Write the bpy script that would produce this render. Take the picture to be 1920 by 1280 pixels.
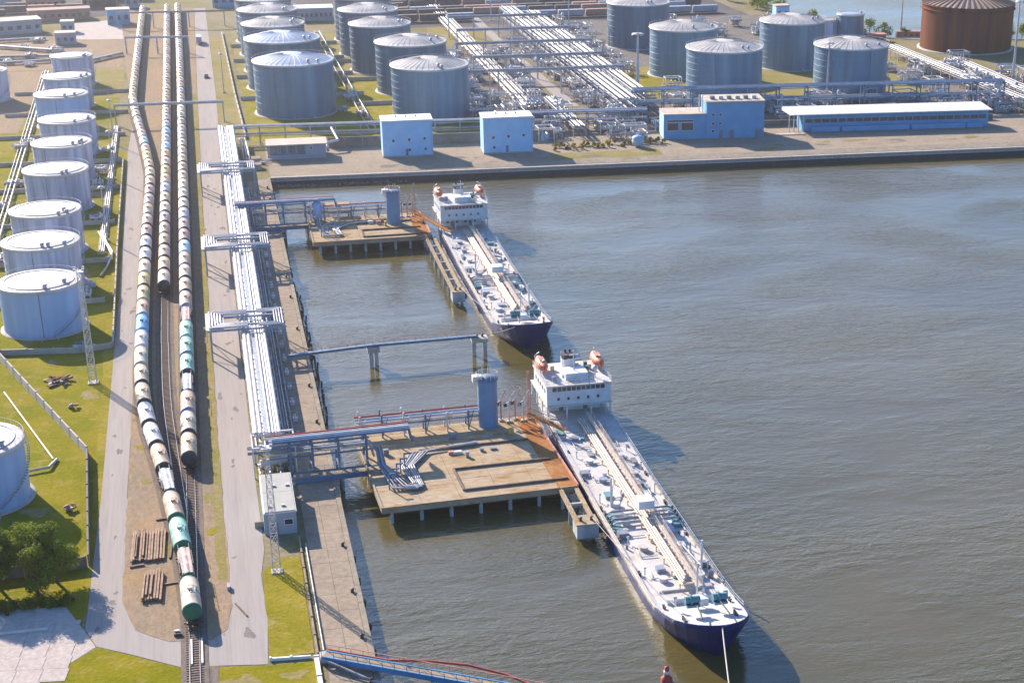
import bpy, math, random
from mathutils import Vector, Matrix
R = math.radians
rnd = random.Random(7)
scn = bpy.context.scene
for o in list(bpy.data.objects):
    bpy.data.objects.remove(o)
col = scn.collection

# ------------------------------------------------------------------ camera
cd = bpy.data.cameras.new('camera'); cam = bpy.data.objects.new('camera', cd); col.objects.link(cam)
cam.location = (0, 0, 130)
cam.rotation_euler = (R(90 - 23.765), 0, R(-13.479))
cd.sensor_width = 36; cd.lens = 36 * 3150 / 1920
cd.shift_x = (960 - 1150) / 1920; cd.shift_y = (900 - 640) / 1920
cd.clip_end = 6000; cd.clip_start = 1
scn.camera = cam

# ------------------------------------------------------------------ light
SUN_EL = R(26.5)
SH = Vector((0.4226, -0.9063))                       # direction in which shadows fall on the ground
sun_dir = Vector((-SH.x * math.cos(SUN_EL), -SH.y * math.cos(SUN_EL), math.sin(SUN_EL)))
w = bpy.data.worlds.new('World'); scn.world = w; w.use_nodes = True
nt = w.node_tree; nt.nodes.clear()
sky = nt.nodes.new('ShaderNodeTexSky'); sky.sky_type = 'NISHITA'; sky.sun_disc = False
sky.sun_elevation = SUN_EL; sky.sun_rotation = math.atan2(sun_dir.x, sun_dir.y)
sky.air_density = 1.2; sky.dust_density = 1.2; sky.ozone_density = 10.0; sky.altitude = 0
bg = nt.nodes.new('ShaderNodeBackground'); bg.inputs['Strength'].default_value = 0.108
wo = nt.nodes.new('ShaderNodeOutputWorld')
nt.links.new(sky.outputs[0], bg.inputs[0]); nt.links.new(bg.outputs[0], wo.inputs[0])
sl = bpy.data.lights.new('sun', 'SUN'); sl.energy = 5.0; sl.angle = R(0.53); sl.color = (1.0, 0.87, 0.74)
so = bpy.data.objects.new('sun', sl); col.objects.link(so)
so.rotation_euler = (-sun_dir).to_track_quat('-Z', 'Y').to_euler()
scn.view_settings.view_transform = 'Standard'; scn.view_settings.look = 'None'
scn.view_settings.exposure = 1.15; scn.view_settings.gamma = 1.0; scn.view_settings.use_curve_mapping = False
scn.render.film_transparent = False
scn.cycles.max_bounces = 6; scn.cycles.volume_bounces = 0

# ------------------------------------------------------------------ materials
MATS = {}
def mat(name, c, rough=0.8, metal=0.0, var=0.18, scale=0.25, c2=None, streak=False, bump=0.0, bscale=3.0, spec=0.4, mixbias=(0.35, 0.65)):
    m = bpy.data.materials.new(name); m.use_nodes = True; MATS[name] = m
    t = m.node_tree; N = t.nodes; L = t.links
    b = N['Principled BSDF']
    b.inputs['Roughness'].default_value = rough; b.inputs['Metallic'].default_value = metal
    b.inputs['Specular IOR Level'].default_value = spec
    g = N.new('ShaderNodeNewGeometry'); mp = N.new('ShaderNodeMapping')
    mp.inputs['Scale'].default_value = (1, 1, 0.08) if streak else (1, 1, 1)
    L.new(g.outputs['Position'], mp.inputs['Vector'])
    n = N.new('ShaderNodeTexNoise'); n.inputs['Scale'].default_value = scale; n.inputs['Detail'].default_value = 6; n.inputs['Roughness'].default_value = 0.62
    L.new(mp.outputs[0], n.inputs['Vector'])
    r = N.new('ShaderNodeValToRGB'); e = r.color_ramp.elements
    e[0].position = mixbias[0]; e[1].position = mixbias[1]
    lo = [x * (1 - var) for x in c]; hi = [min(1, x * (1 + var)) for x in (c2 or c)]
    e[0].color = (*lo, 1); e[1].color = (*hi, 1)
    L.new(n.outputs['Fac'], r.inputs[0]); L.new(r.outputs[0], b.inputs['Base Color'])
    if bump:
        bn = N.new('ShaderNodeTexNoise'); bn.inputs['Scale'].default_value = bscale; bn.inputs['Detail'].default_value = 5
        L.new(g.outputs['Position'], bn.inputs['Vector'])
        bp = N.new('ShaderNodeBump'); bp.inputs['Strength'].default_value = bump; bp.inputs['Distance'].default_value = 0.3
        L.new(bn.outputs['Fac'], bp.inputs['Height']); L.new(bp.outputs[0], b.inputs['Normal'])
    return m

def mat3(name, cols, scale1, scale2, rough=0.95, stretch=(1, 1, 1), bump=0.4, bscale=1.5, fine=0.4):
    """ground: three colours mixed by a large and a fine noise of their own"""
    m = bpy.data.materials.new(name); m.use_nodes = True; MATS[name] = m
    t = m.node_tree; N = t.nodes; L = t.links; b = N['Principled BSDF']
    b.inputs['Roughness'].default_value = rough; b.inputs['Specular IOR Level'].default_value = 0.03
    g = N.new('ShaderNodeNewGeometry'); mp = N.new('ShaderNodeMapping'); mp.inputs['Scale'].default_value = stretch
    L.new(g.outputs['Position'], mp.inputs['Vector'])
    def noise(s, d, lo, hi):
        n = N.new('ShaderNodeTexNoise'); n.inputs['Scale'].default_value = s; n.inputs['Detail'].default_value = d; n.inputs['Roughness'].default_value = 0.65
        L.new(mp.outputs[0], n.inputs['Vector'])
        r = N.new('ShaderNodeMapRange'); r.inputs['From Min'].default_value = lo; r.inputs['From Max'].default_value = hi
        L.new(n.outputs['Fac'], r.inputs['Value']); return r.outputs[0]
    def mix(f, a, bb):
        x = N.new('ShaderNodeMix'); x.data_type = 'RGBA'
        if isinstance(f, float): x.inputs[0].default_value = f
        else: L.new(f, x.inputs[0])
        for i, v in ((6, a), (7, bb)):
            if isinstance(v, tuple): x.inputs[i].default_value = (*v, 1)
            else: L.new(v, x.inputs[i])
        return x.outputs[2]
    c1 = mix(noise(scale1, 5, 0.38, 0.62), cols[0], cols[1])
    c2 = mix(noise(scale1 * 2.7, 6, 0.52, 0.72), c1, cols[2])
    fn = noise(scale2, 4, 0.2, 0.75)
    x = N.new('ShaderNodeMix'); x.data_type = 'RGBA'; x.blend_type = 'MULTIPLY'; x.inputs[0].default_value = fine
    L.new(c2, x.inputs[6]); L.new(fn, x.inputs[7])
    L.new(x.outputs[2], b.inputs['Base Color'])
    bn = N.new('ShaderNodeTexNoise'); bn.inputs['Scale'].default_value = bscale; bn.inputs['Detail'].default_value = 5
    L.new(g.outputs['Position'], bn.inputs['Vector'])
    bp = N.new('ShaderNodeBump'); bp.inputs['Strength'].default_value = bump; bp.inputs['Distance'].default_value = 0.3
    L.new(bn.outputs['Fac'], bp.inputs['Height']); L.new(bp.outputs[0], b.inputs['Normal'])
    return m

mat3('m_ground', [(0.30, 0.25, 0.16), (0.22, 0.20, 0.07), (0.33, 0.27, 0.20)], 0.03, 0.8)
mat3('m_grass', [(0.225, 0.205, 0.012), (0.33, 0.265, 0.03), (0.40, 0.30, 0.13)], 0.08, 1.2)
mat3('m_grass_green', [(0.19, 0.195, 0.006), (0.285, 0.235, 0.014), (0.35, 0.265, 0.07)], 0.09, 1.4)
mat3('m_dry', [(0.33, 0.26, 0.11), (0.25, 0.23, 0.06), (0.37, 0.29, 0.19)], 0.05, 1.0)
mat3('m_sand', [(0.38, 0.275, 0.18), (0.32, 0.25, 0.175), (0.40, 0.27, 0.11)], 0.09, 1.1, stretch=(1, 0.35, 1))
mat3('m_ballast', [(0.20, 0.165, 0.14), (0.25, 0.20, 0.165), (0.16, 0.135, 0.12)], 0.25, 2.5, stretch=(1, 0.3, 1))
mat3('m_road', [(0.365, 0.325, 0.295), (0.40, 0.355, 0.32), (0.325, 0.29, 0.265)], 0.35, 2.5, stretch=(1, 0.035, 1), bump=0.05, fine=0.15)
mat3('m_apron', [(0.36, 0.29, 0.215), (0.41, 0.33, 0.245), (0.30, 0.245, 0.185)], 0.12, 0.9, bump=0.15)
mat3('m_quay', [(0.40, 0.34, 0.26), (0.33, 0.28, 0.21), (0.26, 0.23, 0.18)], 0.15, 0.9, bump=0.2)
mat3('m_lot', [(0.56, 0.48, 0.42), (0.60, 0.52, 0.46), (0.50, 0.43, 0.38)], 0.2, 1.2, bump=0.1)
mat3('m_deck', [(0.46, 0.34, 0.20), (0.50, 0.40, 0.28), (0.37, 0.20, 0.075)], 0.13, 0.8, bump=0.15, stretch=(0.6, 1.2, 1))
mat('m_tower', (0.13, 0.25, 0.41), 0.5, 0.0, var=0.1, scale=0.3)
mat3('m_rustdeck', [(0.40, 0.16, 0.055), (0.45, 0.24, 0.10), (0.30, 0.12, 0.05)], 0.2, 1.0, bump=0.15)
mat3('m_yard', [(0.12, 0.11, 0.11), (0.16, 0.145, 0.14), (0.21, 0.18, 0.15)], 0.05, 0.8)
mat3('m_patch', [(0.24, 0.21, 0.19), (0.29, 0.255, 0.23), (0.20, 0.18, 0.165)], 0.4, 1.5)
mat3('m_gravel', [(0.22, 0.20, 0.18), (0.29, 0.255, 0.22), (0.16, 0.15, 0.14)], 0.12, 0.9, fine=0.6)
mat3('m_rocks', [(0.20, 0.17, 0.14), (0.30, 0.25, 0.2), (0.13, 0.12, 0.1)], 0.4, 2.0, bump=0.8)

mat('m_white', (0.74, 0.72, 0.69), 0.55, var=0.08, scale=0.4)
mat('m_roofwhite', (0.42, 0.39, 0.355), 0.6, var=0.16, scale=0.18, c2=(0.50, 0.47, 0.44))
mat('m_wall_skytint', (0.36, 0.61, 0.85), 0.7, var=0.08, scale=0.3)  # white walls, with the blue of their skylit shade put into the colour
mat('m_bluewall', (0.13, 0.35, 0.58), 0.6, var=0.1, scale=0.25)
mat('m_pipe', (0.50, 0.48, 0.47), 0.5, 0.15, var=0.15, scale=0.5)
mat('m_pipewhite', (0.62, 0.58, 0.555), 0.5, 0.0, var=0.14, scale=0.5)
mat('m_pipedark', (0.22, 0.23, 0.26), 0.5, 0.2, var=0.2, scale=0.6)
mat('m_pipetan', (0.62, 0.50, 0.38), 0.6, 0, var=0.15, scale=0.5)
mat('m_silver', (0.42, 0.42, 0.43), 0.45, 0.5, var=0.2, scale=0.6)
mat('m_rackpipe', (0.27, 0.265, 0.27), 0.5, 0.2, var=0.2, scale=0.5)
mat('m_steel', (0.30, 0.34, 0.40), 0.5, 0.3, var=0.2, scale=0.5)
mat('m_bluesteel', (0.11, 0.18, 0.28), 0.5, 0.1, var=0.18, scale=0.5)
mat('m_brightblue', (0.06, 0.22, 0.42), 0.5, 0.0, var=0.12, scale=0.5)
mat('m_darksteel', (0.06, 0.06, 0.065), 0.6, 0.2, var=0.3, scale=0.8)
mat('m_rubber', (0.018, 0.018, 0.02), 0.9, var=0.3)
mat('m_red', (0.42, 0.06, 0.045), 0.55, var=0.2, scale=0.6)
mat('m_redpink', (0.46, 0.21, 0.16), 0.6, var=0.25, scale=0.6)
mat('m_orange', (0.70, 0.20, 0.09), 0.5, var=0.12, scale=0.6)
mat('m_yellow', (0.55, 0.38, 0.08), 0.6, var=0.15)
mat('m_green', (0.03, 0.15, 0.09), 0.6, var=0.15)
mat('m_teal', (0.10, 0.24, 0.27), 0.6, var=0.15)
mat('m_concrete', (0.42, 0.39, 0.34), 0.85, var=0.15, scale=0.4, bump=0.2)
mat('m_pile', (0.34, 0.38, 0.40), 0.8, var=0.2, scale=0.5, c2=(0.42, 0.44, 0.44))
mat('m_bund', (0.42, 0.38, 0.33), 0.9, var=0.15, scale=0.3)
mat('m_fence', (0.17, 0.155, 0.14), 0.9, var=0.2, scale=0.4)
mat('m_rail', (0.34, 0.28, 0.25), 0.35, 0.7, var=0.15)
mat('m_sleeper', (0.17, 0.12, 0.09), 0.9, var=0.3, scale=1.0)
mat('m_timber', (0.30, 0.19, 0.125), 0.85, var=0.3, scale=0.9)
mat('m_rust', (0.30, 0.105, 0.03), 0.9, var=0.2, scale=0.2, c2=(0.085, 0.034, 0.028), streak=True, spec=0.1)
mat('m_rustroof', (0.52, 0.38, 0.29), 0.85, var=0.15, scale=0.3, c2=(0.45, 0.30, 0.22))
mat('m_rustrib', (0.15, 0.085, 0.06), 0.85, var=0.2)
mat('m_shell', (0.12, 0.205, 0.30), 0.45, 0.2, var=0.14, scale=0.22, c2=(0.165, 0.25, 0.33), streak=True)
mat('m_shell_dark', (0.09, 0.15, 0.22), 0.45, 0.2, var=0.14, scale=0.2, c2=(0.13, 0.195, 0.255), streak=True)
mat('m_shell_pale', (0.36, 0.38, 0.49), 0.6, 0.05, var=0.2, scale=0.5, c2=(0.47, 0.50, 0.62), streak=True)
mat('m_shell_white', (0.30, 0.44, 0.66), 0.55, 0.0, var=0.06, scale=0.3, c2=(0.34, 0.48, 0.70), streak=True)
mat('m_rim', (0.56, 0.53, 0.50), 0.5, 0.2, var=0.12)
mat('m_domeblue', (0.40, 0.45, 0.52), 0.45, 0.2, var=0.1, scale=0.4)
mat('m_tanroof', (0.47, 0.40, 0.32), 0.85, var=0.15, scale=0.4)
mat('m_greyroof', (0.36, 0.35, 0.31), 0.85, var=0.08, scale=0.4)
mat('m_wallgrey', (0.34, 0.36, 0.40), 0.85, var=0.1, scale=0.3)
mat('m_glass', (0.03, 0.045, 0.06), 0.1, 0.0, var=0.3, scale=0.5, spec=0.6)
mat3('m_shipdeck', [(0.57, 0.535, 0.50), (0.66, 0.63, 0.60), (0.50, 0.42, 0.35)], 0.12, 1.3, bump=0.05, rough=0.7, fine=0.25)
mat('m_hull', (0.010, 0.032, 0.15), 0.5, 0.0, var=0.2, scale=0.6, c2=(0.035, 0.035, 0.085), spec=0.25, streak=True, mixbias=(.5, .75))
mat('m_hullrust', (0.36, 0.24, 0.13), 0.7, 0.0, var=0.3, scale=0.5, c2=(0.5, 0.42, 0.32))
mat('m_shipwhite', (0.60, 0.62, 0.64), 0.5, var=0.1, scale=0.5)
mat('m_rope', (0.55, 0.50, 0.42), 0.9, var=0.1)
mat('m_bark', (0.12, 0.09, 0.065), 0.9, var=0.3, scale=2)
mat('m_leaf', (0.13, 0.19, 0.014), 0.8, var=0.3, scale=0.8, c2=(0.22, 0.26, 0.02), spec=0.2)
mat('m_leaf_dark', (0.08, 0.13, 0.014), 0.8, var=0.3, scale=0.7, c2=(0.13, 0.175, 0.018), spec=0.2)
mat('m_leaf_gold', (0.26, 0.17, 0.02), 0.8, var=0.3, scale=1)
mat('m_brick', (0.36, 0.22, 0.17), 0.9, var=0.15, scale=0.4)
mat('m_wagon', (0.10, 0.085, 0.085), 0.85, var=0.3, scale=0.3)
def translucent(name, f):
    m = MATS[name]; t = m.node_tree; b = t.nodes['Principled BSDF']; o = t.nodes['Material Output']
    tr = t.nodes.new('ShaderNodeBsdfTranslucent'); mx = t.nodes.new('ShaderNodeMixShader'); mx.inputs[0].default_value = f
    src = b.inputs['Base Color'].links[0].from_socket; t.links.new(src, tr.inputs['Color'])
    t.links.new(b.outputs[0], mx.inputs[1]); t.links.new(tr.outputs[0], mx.inputs[2]); t.links.new(mx.outputs[0], o.inputs['Surface'])
for k in ('m_leaf', 'm_leaf_dark', 'm_leaf_gold'): translucent(k, 0.45)
CAR = {
 'cream': (0.60, 0.45, 0.28), 'ivory': (0.64, 0.53, 0.38), 'peach': (0.58, 0.39, 0.26), 'white': (0.60, 0.57, 0.55),
 'grey': (0.44, 0.44, 0.46), 'mint': (0.30, 0.55, 0.42), 'pink': (0.46, 0.32, 0.27), 'tan': (0.45, 0.33, 0.21),
 'yellow': (0.52, 0.41, 0.17), 'blue': (0.10, 0.36, 0.62), 'paleblue': (0.38, 0.58, 0.64), 'orange': (0.62, 0.38, 0.15),
 'maroon': (0.42, 0.26, 0.23)}
def car_paint(name, c):
    m = mat(name, c, 0.5, 0, var=0.18, scale=0.45); t = m.node_tree; N = t.nodes; L = t.links; b = N['Principled BSDF']
    src = b.inputs['Base Color'].links[0].from_socket
    tc = N.new('ShaderNodeTexCoord'); sp = N.new('ShaderNodeSeparateXYZ'); L.new(tc.outputs['Object'], sp.inputs[0])
    ab = N.new('ShaderNodeMath'); ab.operation = 'ABSOLUTE'; L.new(sp.outputs['Y'], ab.inputs[0])
    g = N.new('ShaderNodeNewGeometry'); n = N.new('ShaderNodeTexNoise'); n.inputs['Scale'].default_value = 1.6; n.inputs['Detail'].default_value = 5; L.new(g.outputs['Position'], n.inputs['Vector'])
    ad = N.new('ShaderNodeMath'); ad.operation = 'MULTIPLY_ADD'; ad.inputs[1].default_value = 2.6; L.new(n.outputs['Fac'], ad.inputs[0]); L.new(ab.outputs[0], ad.inputs[2])
    mr = N.new('ShaderNodeMapRange'); mr.inputs['From Min'].default_value = 1.15; mr.inputs['From Max'].default_value = 1.9; mr.inputs['To Min'].default_value = .38; mr.inputs['To Max'].default_value = 0.0
    L.new(ad.outputs[0], mr.inputs['Value'])
    x = N.new('ShaderNodeMix'); x.data_type = 'RGBA'; L.new(mr.outputs[0], x.inputs[0]); L.new(src, x.inputs[6]); x.inputs[7].default_value = (.10, .075, .055, 1)
    L.new(x.outputs[2], b.inputs['Base Color'])
for k, c in CAR.items(): car_paint('m_car_' + k, c)

def water_material():
    m = bpy.data.materials.new('m_water'); m.use_nodes = True; MATS['m_water'] = m
    t = m.node_tree; N = t.nodes; L = t.links; b = N['Principled BSDF']
    b.inputs['Roughness'].default_value = 0.10; b.inputs['IOR'].default_value = 1.6
    g = N.new('ShaderNodeNewGeometry')
    n0 = N.new('ShaderNodeTexNoise'); n0.inputs['Scale'].default_value = 0.009; n0.inputs['Detail'].default_value = 4
    L.new(g.outputs['Position'], n0.inputs['Vector'])
    r = N.new('ShaderNodeValToRGB'); r.color_ramp.elements[0].color = (0.080, 0.067, 0.020, 1); r.color_ramp.elements[1].color = (0.122, 0.095, 0.035, 1)
    r.color_ramp.elements[0].position = 0.35; r.color_ramp.elements[1].position = 0.65
    L.new(n0.outputs['Fac'], r.inputs[0]); L.new(r.outputs[0], b.inputs['Base Color'])
    def wave(scale, st, rz, d):
        mp = N.new('ShaderNodeMapping'); mp.inputs['Scale'].default_value = st; mp.inputs['Rotation'].default_value = (0, 0, rz)
        L.new(g.outputs['Position'], mp.inputs['Vector'])
        n = N.new('ShaderNodeTexNoise'); n.inputs['Scale'].default_value = scale; n.inputs['Detail'].default_value = d; n.inputs['Distortion'].default_value = 0.4
        L.new(mp.outputs[0], n.inputs['Vector']); return n.outputs['Fac']
    a1 = wave(0.30, (0.55, 1.3, 1), R(25), 6); a2 = wave(1.1, (0.7, 1.4, 1), R(-10), 4); a3 = wave(0.03, (0.6, 1.2, 1), R(15), 3)
    ad = N.new('ShaderNodeMath'); ad.operation = 'MULTIPLY_ADD'; ad.inputs[1].default_value = 0.45
    L.new(a2, ad.inputs[0]); L.new(a1, ad.inputs[2])
    am = N.new('ShaderNodeMath'); am.operation = 'MULTIPLY'
    mr = N.new('ShaderNodeMapRange'); mr.inputs['From Min'].default_value = 0.35; mr.inputs['From Max'].default_value = 0.65
    mr.inputs['To Min'].default_value = 0.25; mr.inputs['To Max'].default_value = 1.4
    L.new(a3, mr.inputs['Value']); L.new(ad.outputs[0], am.inputs[0]); L.new(mr.outputs[0], am.inputs[1])
    bp = N.new('ShaderNodeBump'); bp.inputs['Strength'].default_value = 0.5; bp.inputs['Distance'].default_value = 0.6
    L.new(am.outputs[0], bp.inputs['Height']); L.new(bp.outputs[0], b.inputs['Normal'])
water_material()

# ------------------------------------------------------------------ helpers
class MB:
    def __init__(s): s.v = []; s.f = []; s.sm = []
    def face(s, pts, smooth=False):
        i = len(s.v); s.v += [tuple(p) for p in pts]; s.f.append(tuple(range(i, i + len(pts)))); s.sm.append(smooth); return s
    def box(s, x0, x1, y0, y1, z0, z1):
        i = len(s.v); s.v += [(x, y, z) for z in (z0, z1) for y in (y0, y1) for x in (x0, x1)]
        for q in ((0, 2, 3, 1), (4, 5, 7, 6), (0, 1, 5, 4), (2, 6, 7, 3), (0, 4, 6, 2), (1, 3, 7, 5)):
            s.f.append(tuple(i + k for k in q)); s.sm.append(False)
        return s
    def cbox(s, c, d): return s.box(c[0]-d[0]/2, c[0]+d[0]/2, c[1]-d[1]/2, c[1]+d[1]/2, c[2]-d[2]/2, c[2]+d[2]/2)
    def bar(s, a, b, w, h=None):
        a = Vector(a); b = Vector(b); h = h or w; d = (b - a).normalized()
        up = Vector((0, 0, 1)) if abs(d.z) < 0.95 else Vector((0, 1, 0))
        x = d.cross(up).normalized() * (w / 2); y = x.cross(d).normalized() * (h / 2)
        i = len(s.v)
        for p in (a, b):
            for sx, sy in ((-1, -1), (1, -1), (1, 1), (-1, 1)): s.v.append(tuple(p + x * sx + y * sy))
        for q in ((0, 1, 2, 3), (4, 7, 6, 5), (0, 4, 5, 1), (1, 5, 6, 2), (2, 6, 7, 3), (3, 7, 4, 0)):
            s.f.append(tuple(i + k for k in q)); s.sm.append(False)
        return s
    def tube(s, pts, r, n=8, cap=True):
        pts = [Vector(p) for p in pts]; rings = []
        for k, p in enumerate(pts):
            d = ((pts[min(k + 1, len(pts) - 1)] - p).normalized() + (p - pts[max(k - 1, 0)]).normalized())
            d = d.normalized() if d.length > 1e-6 else Vector((0, 0, 1))
            up = Vector((0, 0, 1)) if abs(d.z) < 0.9 else Vector((0, 1, 0))
            x = d.cross(up).normalized(); y = x.cross(d).normalized()
            i = len(s.v)
            s.v += [tuple(p + (x * math.cos(2 * math.pi * j / n) + y * math.sin(2 * math.pi * j / n)) * r) for j in range(n)]
            rings.append(i)
        for a, b in zip(rings, rings[1:]):
            for j in range(n):
                s.f.append((a + j, a + (j + 1) % n, b + (j + 1) % n, b + j)); s.sm.append(True)
        if cap:
            for k, a in ((0, rings[0]), (1, rings[-1])):
                vs = [s.v[a + j] for j in range(n)]; i = len(s.v); s.v += vs
                s.f.append(tuple(range(i, i + n)) if k else tuple(range(i + n - 1, i - 1, -1))); s.sm.append(False)
        return s
    def cyl(s, x, y, z0, z1, r, n=16, r2=None, top=True):
        r2 = r if r2 is None else r2; i = len(s.v)
        for z, q in ((z0, r), (z1, r2)):
            s.v += [(x + q * math.cos(2 * math.pi * j / n), y + q * math.sin(2 * math.pi * j / n), z) for j in range(n)]
        for j in range(n):
            s.f.append((i + j, i + (j + 1) % n, i + n + (j + 1) % n, i + n + j)); s.sm.append(True)
        if top:
            k = len(s.v); s.v += s.v[i + n:i + 2 * n]; s.f.append(tuple(range(k, k + n))); s.sm.append(False)
        return s
    def lathe(s, prof, n=32, x=0, y=0, smooth=True):
        i = len(s.v); m = len(prof)
        for r, z in prof:
            s.v += [(x + r * math.cos(2 * math.pi * j / n), y + r * math.sin(2 * math.pi * j / n), z) for j in range(n)]
        for k in range(m - 1):
            a = i + k * n; b = a + n
            for j in range(n):
                s.f.append((a + j, a + (j + 1) % n, b + (j + 1) % n, b + j)); s.sm.append(smooth)
        return s
    def prism(s, pts, z0, z1):
        n = len(pts)
        ar = sum(pts[k][0] * pts[(k + 1) % n][1] - pts[(k + 1) % n][0] * pts[k][1] for k in range(n))
        if ar < 0: pts = pts[::-1]
        s.face([(x, y, z1) for x, y in pts])
        for k in range(n):
            a, b = pts[k], pts[(k + 1) % n]
            s.face([(a[0], a[1], z0), (b[0], b[1], z0), (b[0], b[1], z1), (a[0], a[1], z1)])
        return s
    def sheet(s, pts, z):
        n = len(pts)
        ar = sum(pts[k][0] * pts[(k + 1) % n][1] - pts[(k + 1) % n][0] * pts[k][1] for k in range(n))
        if ar < 0: pts = pts[::-1]
        return s.face([(x, y, z) for x, y in pts])
    def mesh(s, name, m):
        me = bpy.data.meshes.new(name); me.from_pydata(s.v, [], s.f)
        me.polygons.foreach_set('use_smooth', s.sm); me.materials.append(MATS[m] if isinstance(m, str) else m); me.update(); return me
    def build(s, name, m, parent=None, loc=None, rz=0):
        o = bpy.data.objects.new(name, s.mesh(name, m)); col.objects.link(o); o.parent = parent
        if loc: o.location = loc
        if rz: o.rotation_euler.z = rz
        return o
def inst(name, me, parent=None, loc=(0, 0, 0), rz=0, m=None, rot=None):
    o = bpy.data.objects.new(name, me); col.objects.link(o); o.parent = parent; o.location = loc
    o.rotation_euler = rot if rot else (0, 0, rz)
    if m:
        o.material_slots[0].link = 'OBJECT'; o.material_slots[0].material = MATS[m]
    return o
def tag(o, label, cat, group=None):
    o['label'] = label; o['category'] = cat
    if group: o['group'] = group
    return o
def thing(name, label, cat, loc=(0, 0, 0), rz=0, group=None):
    o = bpy.data.objects.new(name, None); col.objects.link(o); o.location = loc; o.rotation_euler.z = rz; o.empty_display_size = 1
    return tag(o, label, cat, group)
def struct(o): o['kind'] = 'structure'; return o
def copy_tree(o, parent=None):
    c = o.copy(); col.objects.link(c); c.parent = parent
    for ch in list(o.children): copy_tree(ch, c)
    return c
ONES = ['', 'first', 'second', 'third', 'fourth', 'fifth', 'sixth', 'seventh', 'eighth', 'ninth', 'tenth', 'eleventh', 'twelfth', 'thirteenth', 'fourteenth', 'fifteenth', 'sixteenth', 'seventeenth', 'eighteenth', 'nineteenth']
TENS = {2: 'twent', 3: 'thirt', 4: 'fort', 5: 'fift', 6: 'sixt', 7: 'sevent'}
def ordw(n):
    if n < 20: return ONES[n]
    t, u = divmod(n, 10)
    return TENS[t] + 'ieth' if u == 0 else TENS[t] + 'y-' + ONES[u]
def wob(pts, amp, step, seed):
    """a polygon with its edges broken into short uneven pieces"""
    q = random.Random(seed); out = []
    for k, a in enumerate(pts):
        b = pts[(k + 1) % len(pts)]; d = math.dist(a, b); n = max(1, int(d / step))
        nx, ny = -(b[1] - a[1]) / d, (b[0] - a[0]) / d
        for j in range(n):
            t = j / n; e = q.uniform(-amp, amp) if j else 0
            out.append((a[0] + (b[0] - a[0]) * t + nx * e, a[1] + (b[1] - a[1]) * t + ny * e))
    return out

# ------------------------------------------------------------------ land, water, roads
WZ = -2.5
QX = 17.0
def farq(x): return 549.0 - (x - QX) * 0.059
struct(MB().sheet([(-1400, -200), (1600, -200), (1600, 2600), (-1400, 2600)], WZ).build('water', 'm_water'))
land = [(-1300, 60), (QX, 60), (QX, farq(QX)), (271, farq(271)), (470, farq(470)), (470, 735), (375, 747), (331, 757), (312, 771), (303, 820), (298, 885), (284, 960), (270, 1250), (-1300, 1500)]
struct(MB().prism(land, -6, 0).build('ground', 'm_ground'))
def sheet(name, pts, z, m): return struct(MB().sheet(pts, z).build(name, m))
sheet('lawn', wob([(-75, 268), (-27, 268), (-28, 392), (-29.5, 600), (-75, 612)], 0.4, 6, 1), 0.02, 'm_grass_green')
sheet('lawn', wob([(-75, 612), (-32, 602), (-33, 640), (-75, 645)], 0.6, 6, 2), 0.02, 'm_grass')
sheet('lawn', wob([(-75, 645), (-33, 640), (-34, 770), (-75, 770)], 0.6, 6, 2), 0.02, 'm_dry')
sheet('lawn', wob([(-46, 650), (-34, 650), (-34, 700), (-44, 700)], 0.6, 4, 21), 0.024, 'm_grass_green')
sheet('lawn', [(-90, 150), (-33.3, 233.6), (-25, 242.7), (-20.2, 239.3), (-12.5, 233.3), (0.8, 230.9), (8.1, 230.6), (8.1, 150)], 0.02, 'm_grass_green')
sheet('lawn', wob([(1.2, 233), (8.0, 233), (8.0, 268), (4.5, 268), (1.5, 263)], 0.15, 4, 3), 0.09, 'm_grass')
sheet('lawn', wob([(-60, 250), (-27.5, 250), (-26.8, 262), (-27, 272), (-60, 272)], 0.4, 4, 4), 0.024, 'm_grass_green')
sheet('lawn', wob([(13.5, 604), (110, 604), (110, 720), (13.5, 720)], 0.4, 8, 5), 0.02, 'm_grass')
sheet('lawn', wob([(13.5, 722), (62, 722), (62, 850), (13.5, 850)], 0.4, 8, 6), 0.02, 'm_dry')
sheet('lawn', wob([(3.2, 607), (11, 607), (10.4, 840), (3.6, 840)], 0.4, 8, 7), 0.02, 'm_dry')
sheet('lawn', wob([(140, 690), (152, 690), (150, 880), (137, 880)], 1, 8, 8), 0.02, 'm_dry')
sheet('lawn', wob([(108, 790), (133, 790), (133, 905), (108, 905)], 1, 8, 9), 0.02, 'm_dry')
sheet('lawn', wob([(163, 640), (300, 630), (300, 720), (163, 720)], 1, 8, 10), 0.02, 'm_dry')
sheet('lawn', wob([(163, 655), (192, 655), (192, 700), (163, 700)], 1, 8, 11), 0.03, 'm_grass')
sheet('lawn', wob([(112, 553), (150, 552), (150, 562), (112, 562)], 0.6, 5, 12), 0.03, 'm_dry')
sheet('lawn', wob([(-24, 252 + 0), (-27.6, 255), (-29, 395), (-29.6, 598), (-27, 598), (-26.4, 390), (-26.2, 330)], 0.2, 6, 13), 0.028, 'm_grass')
sheet('gravel_yard', wob([(96, 604), (134, 604), (133, 790), (97, 790)], 1, 8, 30), 0.035, 'm_gravel')
sheet('gravel_yard', wob([(140, 604), (164, 604), (164, 850), (139, 850)], 1, 8, 31), 0.035, 'm_gravel')
sheet('gravel_yard', wob([(164, 598), (345, 585), (345, 640), (285, 700), (285, 634), (164, 638)], 1, 8, 32), 0.035, 'm_gravel')
sheet('gravel_yard', wob([(164, 715), (300, 735), (290, 850), (164, 850)], 1, 8, 33), 0.035, 'm_gravel')
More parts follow.
